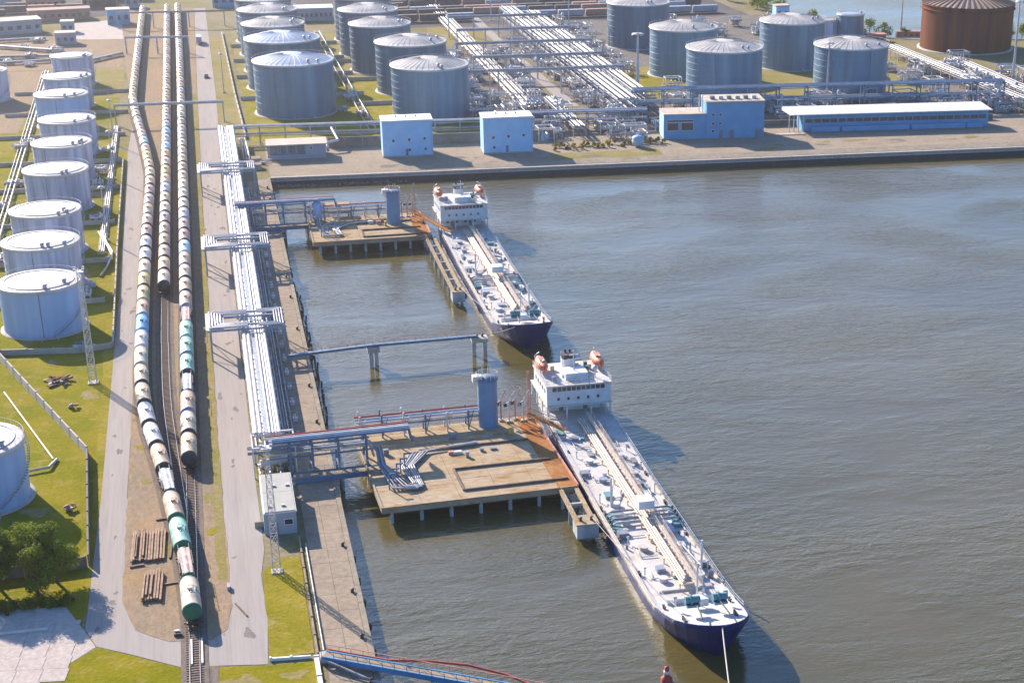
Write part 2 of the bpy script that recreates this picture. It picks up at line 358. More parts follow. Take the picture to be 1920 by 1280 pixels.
# roads
sheet('road', [(-26.5, 300), (-27, 249), (-25, 243), (-20.2, 239.6), (-12.5, 233.6), (0.8, 231.2), (1.5, 246), (1.2, 262), (2.2, 272), (2.0, 300)], 0.06, 'm_road')
sheet('road', [(-26.5, 300), (-21.8, 300), (-21.9, 430), (-23, 600), (-22, 640), (-28, 640), (-28.6, 600), (-26.8, 430)], 0.06, 'm_road')
sheet('road', [(-4.5, 300), (2.0, 300), (2.0, 500), (3.2, 700), (3.0, 940), (-2.6, 940), (-3.9, 700), (-4.6, 500)], 0.06, 'm_road')
sheet('road', [(134.6, 640), (139.8, 640), (138, 780), (138.5, 900), (133.5, 900), (133.6, 780)], 0.06, 'm_road')
# strip of quay road along the far basin
sheet('path', [(40, 552), (270, 537.5), (270, 541), (200, 545.5), (40, 555.5)], 0.05, 'm_apron')
sheet('yard', wob([(17.5, farq(18) - 1), (300, farq(300) - 1), (300, 598), (17.5, 606)], 0.2, 12, 14), 0.015, 'm_apron')
# sandy rail yard between the roads
yardp = wob([(-21.7, 300), (-21.6, 258), (-19.2, 247), (-14, 242), (-7.5, 241), (-4.9, 244), (-3.9, 252), (-4.4, 300), (-4.7, 500), (-4.0, 700), (-2.8, 940), (-40, 940), (-33, 760), (-27, 640), (-23, 600), (-22, 430)], 0.18, 3, 15)
sheet('rail_yard', yardp, 0.10, 'm_sand')
sheet('dry_verge', wob([(-6.0, 262), (-4.4, 262), (-4.6, 400), (-4.9, 520), (-4.2, 700), (-6.4, 700)], 0.25, 4, 16), 0.12, 'm_dry')
sheet('dry_verge', wob([(2.0, 300), (2.5, 300), (2.8, 560), (2.1, 560)], 0.12, 5, 17), 0.08, 'm_dry')
sheet('pavement', [(-70, 262), (-30.5, 258), (-27.2, 249), (-25.2, 243), (-33.3, 233.2), (-60, 205), (-90, 205)], 0.035, 'm_lot')
sheet('track_bed', [(-12.2, 150), (-6.4, 150), (-6.6, 233.2), (-12.0, 233.4)], 0.05, 'm_ballast')
sheet('paved_yard', wob([(-33, 845), (-58, 850), (-66, 900), (-33.5, 914)], 0.5, 8, 18), 0.04, 'm_lot')
sheet('dark_yard', wob([(60, 905), (90, 850), (200, 838), (275, 840), (270, 1150), (-20, 1150), (20, 960)], 1.5, 12, 19), 0.03, 'm_yard')
sheet('dark_yard', wob([(-300, 930), (-66, 915), (-30, 930), (-30, 1200), (-400, 1200)], 1.5, 12, 20), 0.03, 'm_yard')
def blob(x, y, r, seed, el=1.0, n=18):
    q = random.Random(seed); ph = [q.uniform(0, 6.28) for _ in range(3)]; out = []
    for k in range(n):
        a = 2 * math.pi * k / n; rr = r * (1 + .28 * math.sin(2 * a + ph[0]) + .2 * math.sin(3 * a + ph[1]) + .14 * math.sin(5 * a + ph[2])) * q.uniform(.9, 1.1)
        out.append((x + rr * math.cos(a), y + rr * el * math.sin(a)))
    return out
q = random.Random(314)
for k in range(34): sheet('bare_soil', blob(q.uniform(-66, -31), q.uniform(278, 600), q.uniform(.8, 3.2), k, q.uniform(.8, 1.8)), 0.034 + k * 1e-4, 'm_dry' if k % 3 else 'm_sand')
for k in range(12): sheet('bare_soil', blob(q.uniform(-30, 7), q.uniform(212, 229), q.uniform(.5, 1.8), 50 + k), 0.034 + k * 1e-4, 'm_dry')
for k in range(30): sheet('bare_soil', blob(q.uniform(16, 108), q.uniform(607, 830), q.uniform(1.5, 5), 80 + k, q.uniform(.6, 1.5)), 0.034 + k * 1e-4, 'm_dry' if k % 2 else 'm_sand')
for k in range(26): sheet('weed_patch', blob(q.choice((q.uniform(-21.3, -19.5), q.uniform(-7, -5), q.uniform(-20, -13))), q.uniform(248, 520), q.uniform(.3, 1.1), 120 + k, q.uniform(1, 3)), 0.122 + k * 1e-4, 'm_grass' if k % 2 else 'm_dry')
for k in range(40): sheet('oil_stain', blob(q.choice((q.uniform(-25.6, -22.6), q.uniform(-3.6, 1.2))), q.uniform(240, 560), q.uniform(.2, .7), 160 + k, q.uniform(1, 3.5)), 0.064 + k * 1e-4, 'm_patch')
for k in range(30): sheet('stone_patch', blob(q.uniform(25, 290), 0, q.uniform(1, 4), 210 + k, .45), 0.04 + k * 1e-4, ('m_dry', 'm_gravel', 'm_sand')[k % 3]).location.y = 0
for o in [o for o in col.objects if o.name.startswith('stone_patch')]:
    cx = sum(v.co.x for v in o.data.vertices) / len(o.data.vertices); o.location.y = farq(cx) + q.uniform(9, 22)
# small stones of the far bank
def rocks(name, pts, n, seed, label):
    q = random.Random(seed); b = MB()
    for _ in range(n):
        t = q.random() * (len(pts) - 1); k = int(t); u = t - k; a, c = pts[k], pts[k + 1]
        x = a[0] + (c[0] - a[0]) * u + q.uniform(-1.2, 1.2); y = a[1] + (c[1] - a[1]) * u + q.uniform(-1.2, 1.2)
        s = q.uniform(0.25, 0.8); z = q.uniform(-0.2, 0.2) + pts[k][2]
        v = [(x + s * math.cos(a_) * q.uniform(.6, 1.2), y + s * math.sin(a_) * q.uniform(.6, 1.2), z) for a_ in (0, 1.3, 2.6, 3.9, 5.2)]
        tp = (x + q.uniform(-.1, .1), y + q.uniform(-.1, .1), z + s * 0.8)
        for j in range(5): b.face([v[j], v[(j + 1) % 5], tp])
    o = b.build(name, 'm_rocks'); o['kind'] = 'stuff'; o['label'] = label; return o
rocks('shore_rocks', [(18.6, 548, WZ), (30, 546.5, WZ), (60, 544.8, WZ)], 260, 3, 'dark broken stones along the foot of the far quay wall')

# quay apron: cast slabs with open joints, edge beam and fenders
def apron():
    t = struct(MB().sheet([(9.6, 150), (QX - 0.75, 150), (QX - 0.75, farq(QX) - 0.5), (9.6, farq(QX) - 0.5)], 0.03).build('quay_apron', 'm_fence'))
    q = random.Random(5); y = 150.0; k = 0
    while y < 546:
        L = 6.0
        for x0, x1 in ((9.7, 12.9), (12.95, QX - 0.8)):
            h = 0.13 + q.uniform(-0.012, 0.012)
            MB().box(x0, x1, y + 0.03, min(y + L - 0.03, 547.5), 0.031, h).build('slab', 'm_apron', t)
        y += L
    b = MB()
    b.box(QX - 0.75, QX + 0.15, 150, farq(QX) - 0.3, -1.2, 0.28)
    b.build('edge_beam', 'm_quay', t)
apron()
def far_edge():
    t = struct(MB().bar((QX + 0.2, farq(QX) - 0.1, -0.35), (470, farq(470) - 0.1, -0.35), 1.2, 1.3).build('quay_edge_beam', 'm_lot'))
    t2 = struct(MB().bar((QX + 0.2, farq(QX) + 0.4, -4), (470, farq(470) + 0.4, -4), 1.4, 6).build('quay_wall', 'm_darksteel'))
    # sloping stone apron behind the edge beam, cast in bays
    x = 60.0
    while x < 400:
        y0 = farq(x) + 0.8; y1 = farq(x + 7.9) + 0.8
        MB().face([(x, y0, 0.33), (x + 7.9, y1, 0.33), (x + 7.9, y1 + 5.5, 0.75), (x, y0 + 5.5, 0.75)]).build('stone_bay', 'm_quay', t)
        x += 8
far_edge()
tyre = MB()
for j in range(12):
    pass
tyre_me = None
def tyre_mesh():
    b = MB(); n, m_ = 14, 6
    for i in range(n):
        for j in range(m_):
            def p(i, j):
                a = 2 * math.pi * i / n; c = 2 * math.pi * j / m_; r = 0.55 + 0.22 * math.cos(c)
                return (0.2 * math.sin(c), r * math.cos(a), r * math.sin(a))
            b.face([p(i, j), p(i + 1, j), p(i + 1, j + 1), p(i, j + 1)], True)
    return b.mesh('tyre_fender', 'm_rubber')
tyre_me = tyre_mesh()
q = random.Random(11)
ys = [232 + 8.5 * k for k in range(5)] + [330 + 3.1 * k + q.uniform(-.6, .6) for k in range(34)] + [440 + 6 * k for k in range(16)]
for k, y in enumerate(ys):
    o = inst('tyre_fender', tyre_me, None, (QX + 0.36, y, -0.75 + q.uniform(-.3, .3)), q.uniform(-.15, .15))
    tag(o, 'black tyre fender on the near quay wall, %s from the bottom' % ordw(k + 1), 'fender', 'tyre fenders along the near quay wall')
# tufts of dark mooring timber sticking out of the wall foot
for k in range(22):
    y = 335 + k * 4.4 + q.uniform(-1, 1); b = MB()
    b.tube([(QX + 0.9 + q.uniform(0, .9), y, -4), (QX + 0.7 + q.uniform(0, 1.1), y + q.uniform(-.3, .3), -0.9 + q.uniform(-.5, .6))], 0.22, 6)
    tag(b.build('timber_pile', 'm_darksteel'), 'dark timber pile at the near quay wall, %s from the bottom' % ordw(k + 1), 'pile', 'timber piles along the near quay')
# bollards
bol = MB().lathe([(0.35, 0), (0.28, 0.15), (0.24, 0.45), (0.38, 0.6), (0.3, 0.72), (0, 0.75)], 10).mesh('bollard', 'm_darksteel')
for k, y in enumerate([222, 236, 252, 270, 330, 352, 392, 418, 436, 505, 520, 535]):
    tag(inst('bollard', bol, None, (QX - 1.3, y, 0.13)), 'black mooring bollard on the quay edge, %s from the bottom' % ordw(k + 1), 'bollard', 'bollards along the near quay')

# ------------------------------------------------------------------ railway
def smooth_path(ctrl, step):
    out = []
    P_ = [ctrl[0]] + list(ctrl) + [ctrl[-1]]
    for k in range(1, len(P_) - 2):
        p0, p1, p2, p3 = (Vector(P_[k + d]) for d in (-1, 0, 1, 2))
        n = max(2, int((p2 - p1).length / step))
        for j in range(n):
            t = j / n
            out.append(0.5 * ((2 * p1) + (p2 - p0) * t + (2 * p0 - 5 * p1 + 4 * p2 - p3) * t * t + (3 * p1 - p0 - 3 * p2 + p3) * t ** 3))
    out.append(Vector(P_[-1])); return out
T1 = smooth_path([(-10.1, 200), (-10.1, 232), (-10.15, 246), (-10.9, 262), (-12.4, 281), (-15.4, 311), (-18.4, 336), (-19.9, 362), (-20.3, 400), (-20.4, 480), (-20.2, 545), (-21.4, 575), (-23.6, 610), (-26.2, 645), (-27.9, 675), (-28.5, 705), (-28.5, 940)], 3.0)
T2 = smooth_path([(-11.6, 290), (-13.2, 320), (-14.6, 350), (-15.2, 385), (-15.4, 420), (-15.6, 660), (-16.3, 940)], 3.0)
T3 = smooth_path([(-10.1, 246), (-10.1, 300), (-10.1, 560), (-10.3, 740), (-11.0, 940)], 3.0)
def along(path, s):
    for a, b in zip(path, path[1:]):
        d = (b - a).length
        if s <= d: return a + (b - a) * (s / d), (b - a).normalized()
        s -= d
    return path[-1], (path[-1] - path[-2]).normalized()
def offset(path, d):
    out = []
    for k, p in enumerate(path):
        t = (path[min(k + 1, len(path) - 1)] - path[max(k - 1, 0)]).normalized()
        out.append(Vector((p.x - t.y * d, p.y + t.x * d)))
    return out
def ribbon(path, wd, z, z0=None):
    b = MB(); l = offset(path, wd / 2); r = offset(path, -wd / 2)
    for k in range(len(path) - 1):
        b.face([(r[k].x, r[k].y, z), (r[k + 1].x, r[k + 1].y, z), (l[k + 1].x, l[k + 1].y, z), (l[k].x, l[k].y, z)])
        if z0 is not None:
            b.face([(l[k].x, l[k].y, z), (l[k + 1].x, l[k + 1].y, z), (l[k + 1].x, l[k + 1].y, z0), (l[k].x, l[k].y, z0)])
            b.face([(r[k + 1].x, r[k + 1].y, z), (r[k].x, r[k].y, z), (r[k].x, r[k].y, z0), (r[k + 1].x, r[k + 1].y, z0)])
    return b
def track(path, label, near):
    t = thing('railway_track', label, 'railway track')
    ribbon(path, 4.2, 0.125 + near, None).build('ballast', 'm_ballast', t)
    for d in (-0.78, 0.78): ribbon(offset(path, d), 0.13, 0.36 + near, 0.18).build('rail', 'm_rail', t)
    L = sum((b - a).length for a, b in zip(path, path[1:])); s = 0.3; sl_ = MB()
    while s < L:
        p, d = along(path, s); n = Vector((-d.y, d.x))
        sl_.bar((p.x - n.x * 1.3, p.y - n.y * 1.3, 0.16 + near), (p.x + n.x * 1.3, p.y + n.y * 1.3, 0.16 + near), 0.24, 0.12); s += 0.75 if p.y < 450 else 1.5
    o = sl_.build('sleepers', 'm_sleeper', t); o['kind'] = 'stuff'
track(T1, 'bending left railway track under the longest tank train', 0.0)
track(T2, 'middle railway track joining the right one near its end', 0.006)
track(T3, 'straight right railway track beside the quay road', 0.012)
# rail crossing slots in the bottom road
cr = thing('level_crossing', 'two white rail strips set into the bottom road', 'level crossing')
for x in (-10.55, -8.95): MB().box(x - 0.14, x + 0.14, 233.5, 241.5, 0.05, 0.40).build('rail_strip', 'm_white', cr)

def boiler_mesh(r, L, n=20):
    b = MB(); z = 2.72; h = L / 2
    prof = [(h + 0.0, 1.0), (-h, 1.0)]
    rings = []
    for yy, q_ in ((-h, 1.0), (-h * 0.34, 1.0), (-h * 0.33, 1.012), (-h * 0.31, 1.012), (-h * 0.30, 1.0), (h * 0.30, 1.0), (h * 0.31, 1.012), (h * 0.33, 1.012), (h * 0.34, 1.0), (h, 1.0)):
        i = len(b.v); b.v += [(r * q_ * math.cos(2 * math.pi * j / n), yy, z + r * q_ * math.sin(2 * math.pi * j / n)) for j in range(n)]; rings.append(i)
    for a, c in zip(rings, rings[1:]):
        for j in range(n): b.f.append((a + (j + 1) % n, a + j, c + j, c + (j + 1) % n)); b.sm.append(True)
    return b
def cap_mesh(r, L, sgn, n=20):
    b = MB(); z = 2.72; h = L / 2; rings = []
    for dy, q_ in ((-0.28, 1.016), (0.0, 1.016), (0.22, 0.95), (0.40, 0.78), (0.52, 0.5), (0.57, 0.2), (0.58, 0.0)):
        i = len(b.v); b.v += [(r * q_ * math.cos(2 * math.pi * j / n), sgn * (h + dy), z + r * q_ * math.sin(2 * math.pi * j / n)) for j in range(n)]; rings.append(i)
    for a, c in zip(rings, rings[1:]):
        for j in range(n):
            f = (a + (j + 1) % n, a + j, c + j, c + (j + 1) % n)
            b.f.append(f if sgn > 0 else f[::-1]); b.sm.append(True)
    return b
RB, LB = 1.56, 10.1
ME = {}
ME['tank_body'] = boiler_mesh(RB, LB).mesh('tank_body', 'm_car_cream')
ME['slim_body'] = boiler_mesh(1.18, LB).mesh('slim_body', 'm_car_pink')
for nm, r in (('', RB), ('s', 1.18)):
    ME['cap_n' + nm] = cap_mesh(r, LB, -1).mesh('end_cap', 'm_green'); ME['cap_f' + nm] = cap_mesh(r, LB, 1).mesh('end_cap', 'm_green')
b = MB(); b.cyl(0, 0, 4.15, 4.62, 0.42, 12); b.cyl(0, 0, 4.62, 4.70, 0.50, 12); b.tube([(0, 1.3, 4.1), (0, 1.3, 4.5)], 0.16, 8); b.tube([(0.1, -1.2, 4.1), (0.1, -1.2, 4.45)], 0.13, 8)
ME['hatch'] = b.mesh('hatch', 'm_steel')
b = MB()
for s in (-1, 1):
    b.box(s * 0.75 - 0.12 * (s < 0), s * 0.75 + 0.12 * (s > 0), -.7, .7, 4.22, 4.28)
    for yy in (-.7, .7): b.bar((s * 0.88, yy, 4.2), (s * 0.88, yy, 4.75), 0.04)
    b.bar((s * 0.88, -.7, 4.75), (s * 0.88, .7, 4.75), 0.04)
ME['walkway'] = b.mesh('walkway', 'm_darksteel')
b = MB(); b.box(-0.3, 0.3, -5.6, 5.6, 0.85, 1.22); b.box(-1.45, 1.45, -5.65, -5.3, 0.9, 1.2); b.box(-1.45, 1.45, 5.3, 5.65, 0.9, 1.2)
for s in (-1, 1): b.box(-1.3, 1.3, s * 3.9 - 0.25, s * 3.9 + 0.25, 1.1, 1.7)
ME['frame'] = b.mesh('underframe', 'm_darksteel')
b = MB()
for y in (-0.92, 0.92):
    for x in (-0.78, 0.78): b.tube([(x - 0.07, y, 0.84), (x + 0.07, y, 0.84)], 0.47, 12)
    b.bar((-0.9, y, 0.84), (0.9, y, 0.84), 0.12)
for x in (-1.0, 1.0): b.box(x - 0.08, x + 0.08, -1.3, 1.3, 0.65, 1.0)
ME['bogie'] = b.mesh('bogie', 'm_darksteel')
b = MB(); b.box(-0.12, 0.12, 5.6, 6.05, 0.95, 1.15); b.box(-0.12, 0.12, -6.05, -5.6, 0.95, 1.15)
for y in (-5.65, 5.65):
    for x in (-0.9, 0.9): b.tube([(x, y, 1.05), (x, y + (0.3 if y > 0 else -0.3), 1.05)], 0.2, 8)
ME['coupler'] = b.mesh('coupler', 'm_darksteel')
b = MB()
for x in (1.2, 1.55): b.tube([(x, -0.2, 1.2), (x, -0.2, 3.2), (0.9, -0.2, 4.3)], 0.035, 4)
for k in range(8): b.bar((1.2, -0.2, 1.4 + k * 0.25), (1.55, -0.2, 1.4 + k * 0.25), 0.03)
ME['ladder'] = b.mesh('ladder', 'm_darksteel')
b = MB(); b.box(-0.9, 0.9, -4.9, 4.9, 3.72, 3.80)
for s in (-1, 1):
    b.bar((s * 0.9, -4.9, 4.5), (s * 0.9, 4.9, 4.5), 0.05)
    for k in range(7): b.bar((s * 0.9, -4.9 + k * 1.63, 3.75), (s * 0.9, -4.9 + k * 1.63, 4.5), 0.05)
ME['deck'] = b.mesh('top_walkway', 'm_car_pink')
b = MB()
b.box(-1.25, -1.1, -4.6, 0.4, 3.2, 3.75); b.box(1.1, 1.25, -1.4, 3.8, 3.2, 3.75)
ME['sidebox'] = b.mesh('side_plate', 'm_darksteel')

NAMEC = {'cream': 'cream', 'ivory': 'ivory', 'peach': 'peach coloured', 'white': 'white', 'grey': 'pale grey', 'mint': 'mint green', 'pink': 'dull pink', 'tan': 'tan', 'yellow': 'dull yellow', 'blue': 'bright blue', 'paleblue': 'pale blue', 'orange': 'orange', 'maroon': 'faded maroon'}
def train(path, s0, count, over, caps, tname, group, seed, mix_far):
    q = random.Random(seed)
    for k in range(count):
        p, d = along(path, s0 + 12.02 * k + 6.0)
        if p.y > 930: break
        c = over.get(k + 1)
        if not c: c = q.choice(mix_far)
        slim = c.startswith('*'); c = c.lstrip('*')
        cap = caps.get(k + 1)
        if cap is None: cap = q.choice(['m_darksteel', 'm_darksteel', 'm_steel', 'm_car_' + c])
        capw = {'m_green': ' with dark green ends', 'm_darksteel': ' with dark ends'}.get(cap, '')
        kind = ' tank car with top walkway' if slim else ' tank car' + capw
        lab = '%s%s, %s from near end of %s train' % (NAMEC[c], kind, ordw(k + 1), tname)
        t = thing('tank_car', lab, 'tank car', (p.x, p.y, 0.02), math.atan2(-d.x, d.y), group)
        body = inst('tank_body', ME['slim_body' if slim else 'tank_body'], t, m='m_car_' + c)
        if slim:
            inst('top_walkway', ME['deck'], t, m='m_car_' + c); inst('side_plate', ME['sidebox'], t, m='m_darksteel')
            inst('end_cap', ME['cap_ns'], t, m=cap); inst('end_cap', ME['cap_fs'], t, m=cap)
        else:
            inst('end_cap', ME['cap_n'], t, m=cap); inst('end_cap', ME['cap_f'], t, m=cap)
            inst('hatch', ME['hatch'], t, m='m_car_' + c)
        inst('underframe', ME['frame'], t)
        for s in (-3.9, 3.9): inst('bogie', ME['bogie'], t, (0, s, 0))
        inst('coupler', ME['coupler'], t)
        if p.y < 420 and not slim:
            inst('walkway', ME['walkway'], t, m='m_steel'); inst('ladder', ME['ladder'], t)
base = ['cream', 'ivory', 'cream', 'peach', 'white', 'tan', 'yellow', 'ivory', 'grey', 'peach']
s1 = 45.2
train(T1, s1, 60, {1: 'ivory', 2: '*pink', 3: 'mint', 4: 'peach', 5: '*grey', 6: 'peach', 7: 'white', 8: 'white', 9: 'cream', 10: 'cream', 11: 'ivory', 12: 'white', 13: 'blue', 14: 'peach', 15: 'yellow', 16: 'yellow', 17: 'ivory', 18: 'white', 19: 'white', 20: 'pink', 21: 'peach', 22: 'tan', 23: 'pink', 24: 'maroon', 25: 'peach', 26: 'cream', 30: 'paleblue', 31: 'peach', 32: 'maroon'},
      {1: 'm_green', 2: 'm_green', 3: 'm_green', 4: 'm_green', 5: 'm_darksteel', 6: 'm_darksteel', 7: 'm_darksteel', 8: 'm_darksteel', 9: 'm_darksteel', 13: 'm_car_blue'}, 'left', 'tank cars on the left track', 21, base)
s2 = 136.5
train(T2, s2, 48, {1: 'ivory', 2: 'cream', 3: 'peach', 4: 'tan', 5: 'tan', 6: 'pink', 7: 'ivory', 13: 'orange', 14: 'paleblue', 15: 'grey', 16: 'paleblue', 17: 'grey'}, {1: 'm_darksteel'}, 'middle', 'tank cars on the middle track', 22, ['cream', 'ivory', 'yellow', 'grey', 'ivory', 'cream', 'tan', 'paleblue'])
s3 = 63.6
train(T3, s3, 60, {1: 'cream', 2: 'ivory', 3: 'peach', 4: '*grey', 5: 'mint', 6: 'mint', 7: 'mint', 8: '*pink', 9: 'peach', 10: 'cream', 11: 'ivory', 12: 'peach', 13: 'paleblue', 14: 'maroon', 15: 'pink', 16: 'grey', 17: 'ivory'}, {1: 'm_darksteel', 2: 'm_darksteel'}, 'right', 'tank cars on the right track', 23, base)

# ------------------------------------------------------------------ storage tanks
def storage_tank(label, x, y, r, h, shell, roof, rise=None, ribs=0, rim='m_rim', ledge=0.35, stair=True, seed=0, gear=3, group=None, n=64, inset=1.0, courses=True):
    q = random.Random(seed * 13 + 5)
    t = thing('storage_tank', label, 'storage tank', (x, y, 0.02), 0, group)
    MB().lathe([(r, 0), (r, h)], n).build('shell', shell, t)
    if courses:
        b = MB()
        for k in range(1, int(h / 2.4)):
            b.lathe([(r + 0.01, k * 2.4 - 0.06), (r + 0.05, k * 2.4 - 0.06), (r + 0.05, k * 2.4 + 0.06), (r + 0.01, k * 2.4 + 0.06)], n)
        b.build('shell_seams', shell, t)
    rise = rise if rise is not None else r * 0.10
    prof = []
    ri = r * inset
    for k in range(9):
        a = k / 8
        prof.append((ri * (1 - a) if k < 8 else 0.02, h + 0.12 + rise * (1 - (1 - a) ** 2)))
    if inset < 1: prof = [(r - 0.05, h + 0.05)] + prof
    rf = MB().lathe(prof, n).build('roof', roof, t)
    b = MB().lathe([(r + 0.02, h - 0.55), (r + ledge, h - 0.5), (r + ledge, h + 0.1), (r - 0.1, h + 0.1)], n)
    b.build('rim', rim, t)
    if ribs:
        b = MB()
        for k in range(ribs):
            a = 2 * math.pi * k / ribs; pts = [(rr * math.cos(a), rr * math.sin(a), z + 0.04) for rr, z in prof[(1 if inset < 1 else 0):8]]
            b.tube(pts, 0.07, 4, cap=False)
        b.build('roof_ribs', roof, rf)
    b = MB()
    nr = 40
    for k in range(nr):
        a = 2 * math.pi * k / nr; b.bar(((r + ledge - 0.1) * math.cos(a), (r + ledge - 0.1) * math.sin(a), h + 0.1), ((r + ledge - 0.1) * math.cos(a), (r + ledge - 0.1) * math.sin(a), h + 1.15), 0.05)
    pr = [((r + ledge - 0.1) * math.cos(2 * math.pi * k / 48), (r + ledge - 0.1) * math.sin(2 * math.pi * k / 48), h + 1.15) for k in range(49)]
    b.tube(pr, 0.035, 4, cap=False)
    b.build('railing', 'm_pipewhite', t)
    if stair:
        b = MB(); a0 = R(q.uniform(-75, -40)); k = 0
        nst = int(h / 0.33)
        for k in range(nst):
            a = a0 + k * 0.75 * 0.33 / 0.55 / r * 1.2; z = 0.3 + k * 0.33
            b.cbox(((r + 0.5) * math.cos(a), (r + 0.5) * math.sin(a), z), (0.55, 0.55, 0.07))
            if k % 4 == 0: b.bar(((r + 0.85) * math.cos(a), (r + 0.85) * math.sin(a), z), ((r + 0.85) * math.cos(a), (r + 0.85) * math.sin(a), z + 1.1), 0.05)
        pts = [((r + 0.85) * math.cos(a0 + k * 0.54 / r), (r + 0.85) * math.sin(a0 + k * 0.54 / r), 1.4 + k * 0.33) for k in range(nst)]
        b.tube(pts, 0.05, 4); b.build('spiral_stair', 'm_steel', t)
    if ribs == 0: MB().tube([(r * .86 * math.cos(2 * math.pi * k / 40), r * .86 * math.sin(2 * math.pi * k / 40), h + .2 + rise * (1 - .86 ** 2)) for k in range(41)], .09, 5, cap=False).build('foam_ring', 'm_steel', t)
    for k in range(gear):
        a = R(-45 + q.uniform(-40, 40)); rr = r * q.uniform(0.7, 0.9); zz = h + 0.1 + rise * (1 - (rr / r) ** 2)
        g = MB().cyl(rr * math.cos(a), rr * math.sin(a), zz - 0.1, zz + 0.7, 0.45, 10); g.cyl(rr * math.cos(a), rr * math.sin(a), zz + 0.7, zz + 0.95, 0.7, 10, 0.4)
        g.build('roof_vent', 'm_steel', t)
    # inlet pipes at the foot, standpipes on the shell
    for k in range(2):
        a = R(-95 + 30 * k + q.uniform(-10, 10)); c, s_ = math.cos(a), math.sin(a)
        MB().tube([((r - 0.1) * c, (r - 0.1) * s_, 0.8), ((r + 2.5) * c, (r + 2.5) * s_, 0.8), ((r + 2.5) * c, (r + 2.5) * s_, 0.2)], 0.25, 8).build('inlet_pipe', 'm_pipe', t)
    a = R(-100 + q.uniform(-25, 25)); c, s_ = math.cos(a), math.sin(a)
    MB().tube([((r + 0.15) * c, (r + 0.15) * s_, 0.3), ((r + 0.15) * c, (r + 0.15) * s_, h - 0.4)], 0.09, 6).build('standpipe', 'm_pipedark', t)
    MB().lathe([(r + 0.9, 0.0), (r + 0.8, 0.22), (r - 0.2, 0.25)], n).build('foundation_ring', 'm_concrete', t)
    return t
GL = 'white roofed tanks in the left row'
storage_tank('blue white storage tank cut by the left edge, behind the trees', -49.0, 306.5, 9.6, 11.5, 'm_shell_white', 'm_roofwhite', 0.5, gear=2, seed=1, group=GL, courses=False)
LT = [(-43.4, 408.7, 9.5, 'm_shell_white', 'nearest tank of the left row, smooth blue white shell beside the tall lattice mast'),
      (-45.6, 445.6, 9.6, 'm_shell_pale', 'second tank of the left row, pale shell with a dark stain'),
      (-46.6, 478.5, 9.4, 'm_shell_pale', 'third tank of the left row, weathered pale shell'),
      (-46.8, 527.7, 9.4, 'm_shell_pale', 'fourth tank of the left row, streaked lavender grey shell standing apart'),
      (-47.2, 565.7, 9.2, 'm_shell_pale', 'fifth tank of the left row, streaked pale shell with grey white roof'),
      (-47.6, 603.4, 9.3, 'm_shell_pale', 'sixth tank of the left row, streaked shell by the bend of the left train'),
      (-52.2, 650.3, 9.4, 'm_shell_white', 'seventh tank of the left row, smooth blue white shell with bright white roof'),
      (-52.1, 687.0, 8.9, 'm_shell_pale', 'eighth tank of the left row, pale shell with bright white roof'),
      (-52.9, 734.7, 8.2, 'm_shell_pale', 'farthest and smallest tank of the left row, streaked grey shell'),
      (-85.4, 707.0, 9.4, 'm_shell_pale', 'pale storage tank cut by the left edge, behind the left row')]
for k, (x, y, r, m, l) in enumerate(LT):
    storage_tank(l, x, y, r, 11.5, m, 'm_roofwhite', 0.45 if k != 6 else 0.8, gear=3 if k < 6 else 2, seed=k + 2, group=GL, courses=m == 'm_shell_pale')
GM = 'domed steel tanks behind the basin'
MT = [(32.6, 655.7, 15.0, 'm_domeblue', 'big blue grey steel tank nearest the rails, front of its column'), (31.6, 708.7, 15.0, 'm_domeblue', 'blue grey tank with ribbed bluish dome, second in the column by the rails'),
      (30.0, 748.8, 13.1, 'm_roofwhite', 'steel tank with cream white dome, third in the column by the rails'), (29.7, 790.8, 13.1, 'm_roofwhite', 'steel tank with white dome, fourth in the column by the rails'), (29.3, 828.0, 13.1, 'm_roofwhite', 'steel tank at the top edge, last in the column by the rails'),
      (81.5, 634.4, 14.4, 'm_roofwhite', 'big streaked steel tank with white dome behind the two white blocks'), (81.2, 688.3, 14.2, 'm_roofwhite', 'dark steel tank with cream dome, second in the middle column'),
      (74.3, 738.2, 13.0, 'm_roofwhite', 'dark steel tank with white dome, third in the middle column'), (73.6, 780.4, 13.2, 'm_roofwhite', 'steel tank with white dome, fourth in the middle column'), (75.2, 822.0, 13.6, 'm_roofwhite', 'steel tank at the top edge, last in the middle column'),
      (197.3, 773.9, 14.4, 'm_roofwhite', 'tall blue steel tank at the top edge, farthest left of the right cluster'), (197.9, 698.4, 14.3, 'm_roofwhite', 'blue steel tank with white dome, behind the front left tank of the right cluster'),
      (199.8, 645.5, 15.0, 'm_roofwhite', 'blue steel tank with white dome right behind the blue control building'), (248.6, 705.0, 14.0, 'm_roofwhite', 'tall grey blue tank with white dome standing behind the lamp mast'), (250.8, 640.2, 14.6, 'm_roofwhite', 'steel tank with flat white dome behind the long white roofed shed')]
for k, (x, y, r, rf, l) in enumerate(MT):
    storage_tank(l, x, y, r, 19.5, 'm_shell' if k in (0, 5, 12, 13, 14, 11) else 'm_shell_dark', rf, 2.4, ribs=36, seed=k + 31, gear=2, group=GM, n=72, inset=0.93 if k < 13 else 0.98)
storage_tank('small blue tank near the far shore, right of the big steel tanks', 298.2, 764.2, 6.2, 12, 'm_shell', 'm_domeblue', 0.4, seed=60, gear=1, n=40)
storage_tank('smallest pale tank near the far shore beside the small blue tank', 289.6, 767.4, 3.8, 9, 'm_shell_pale', 'm_roofwhite', 0.4, seed=61, gear=1, n=32)
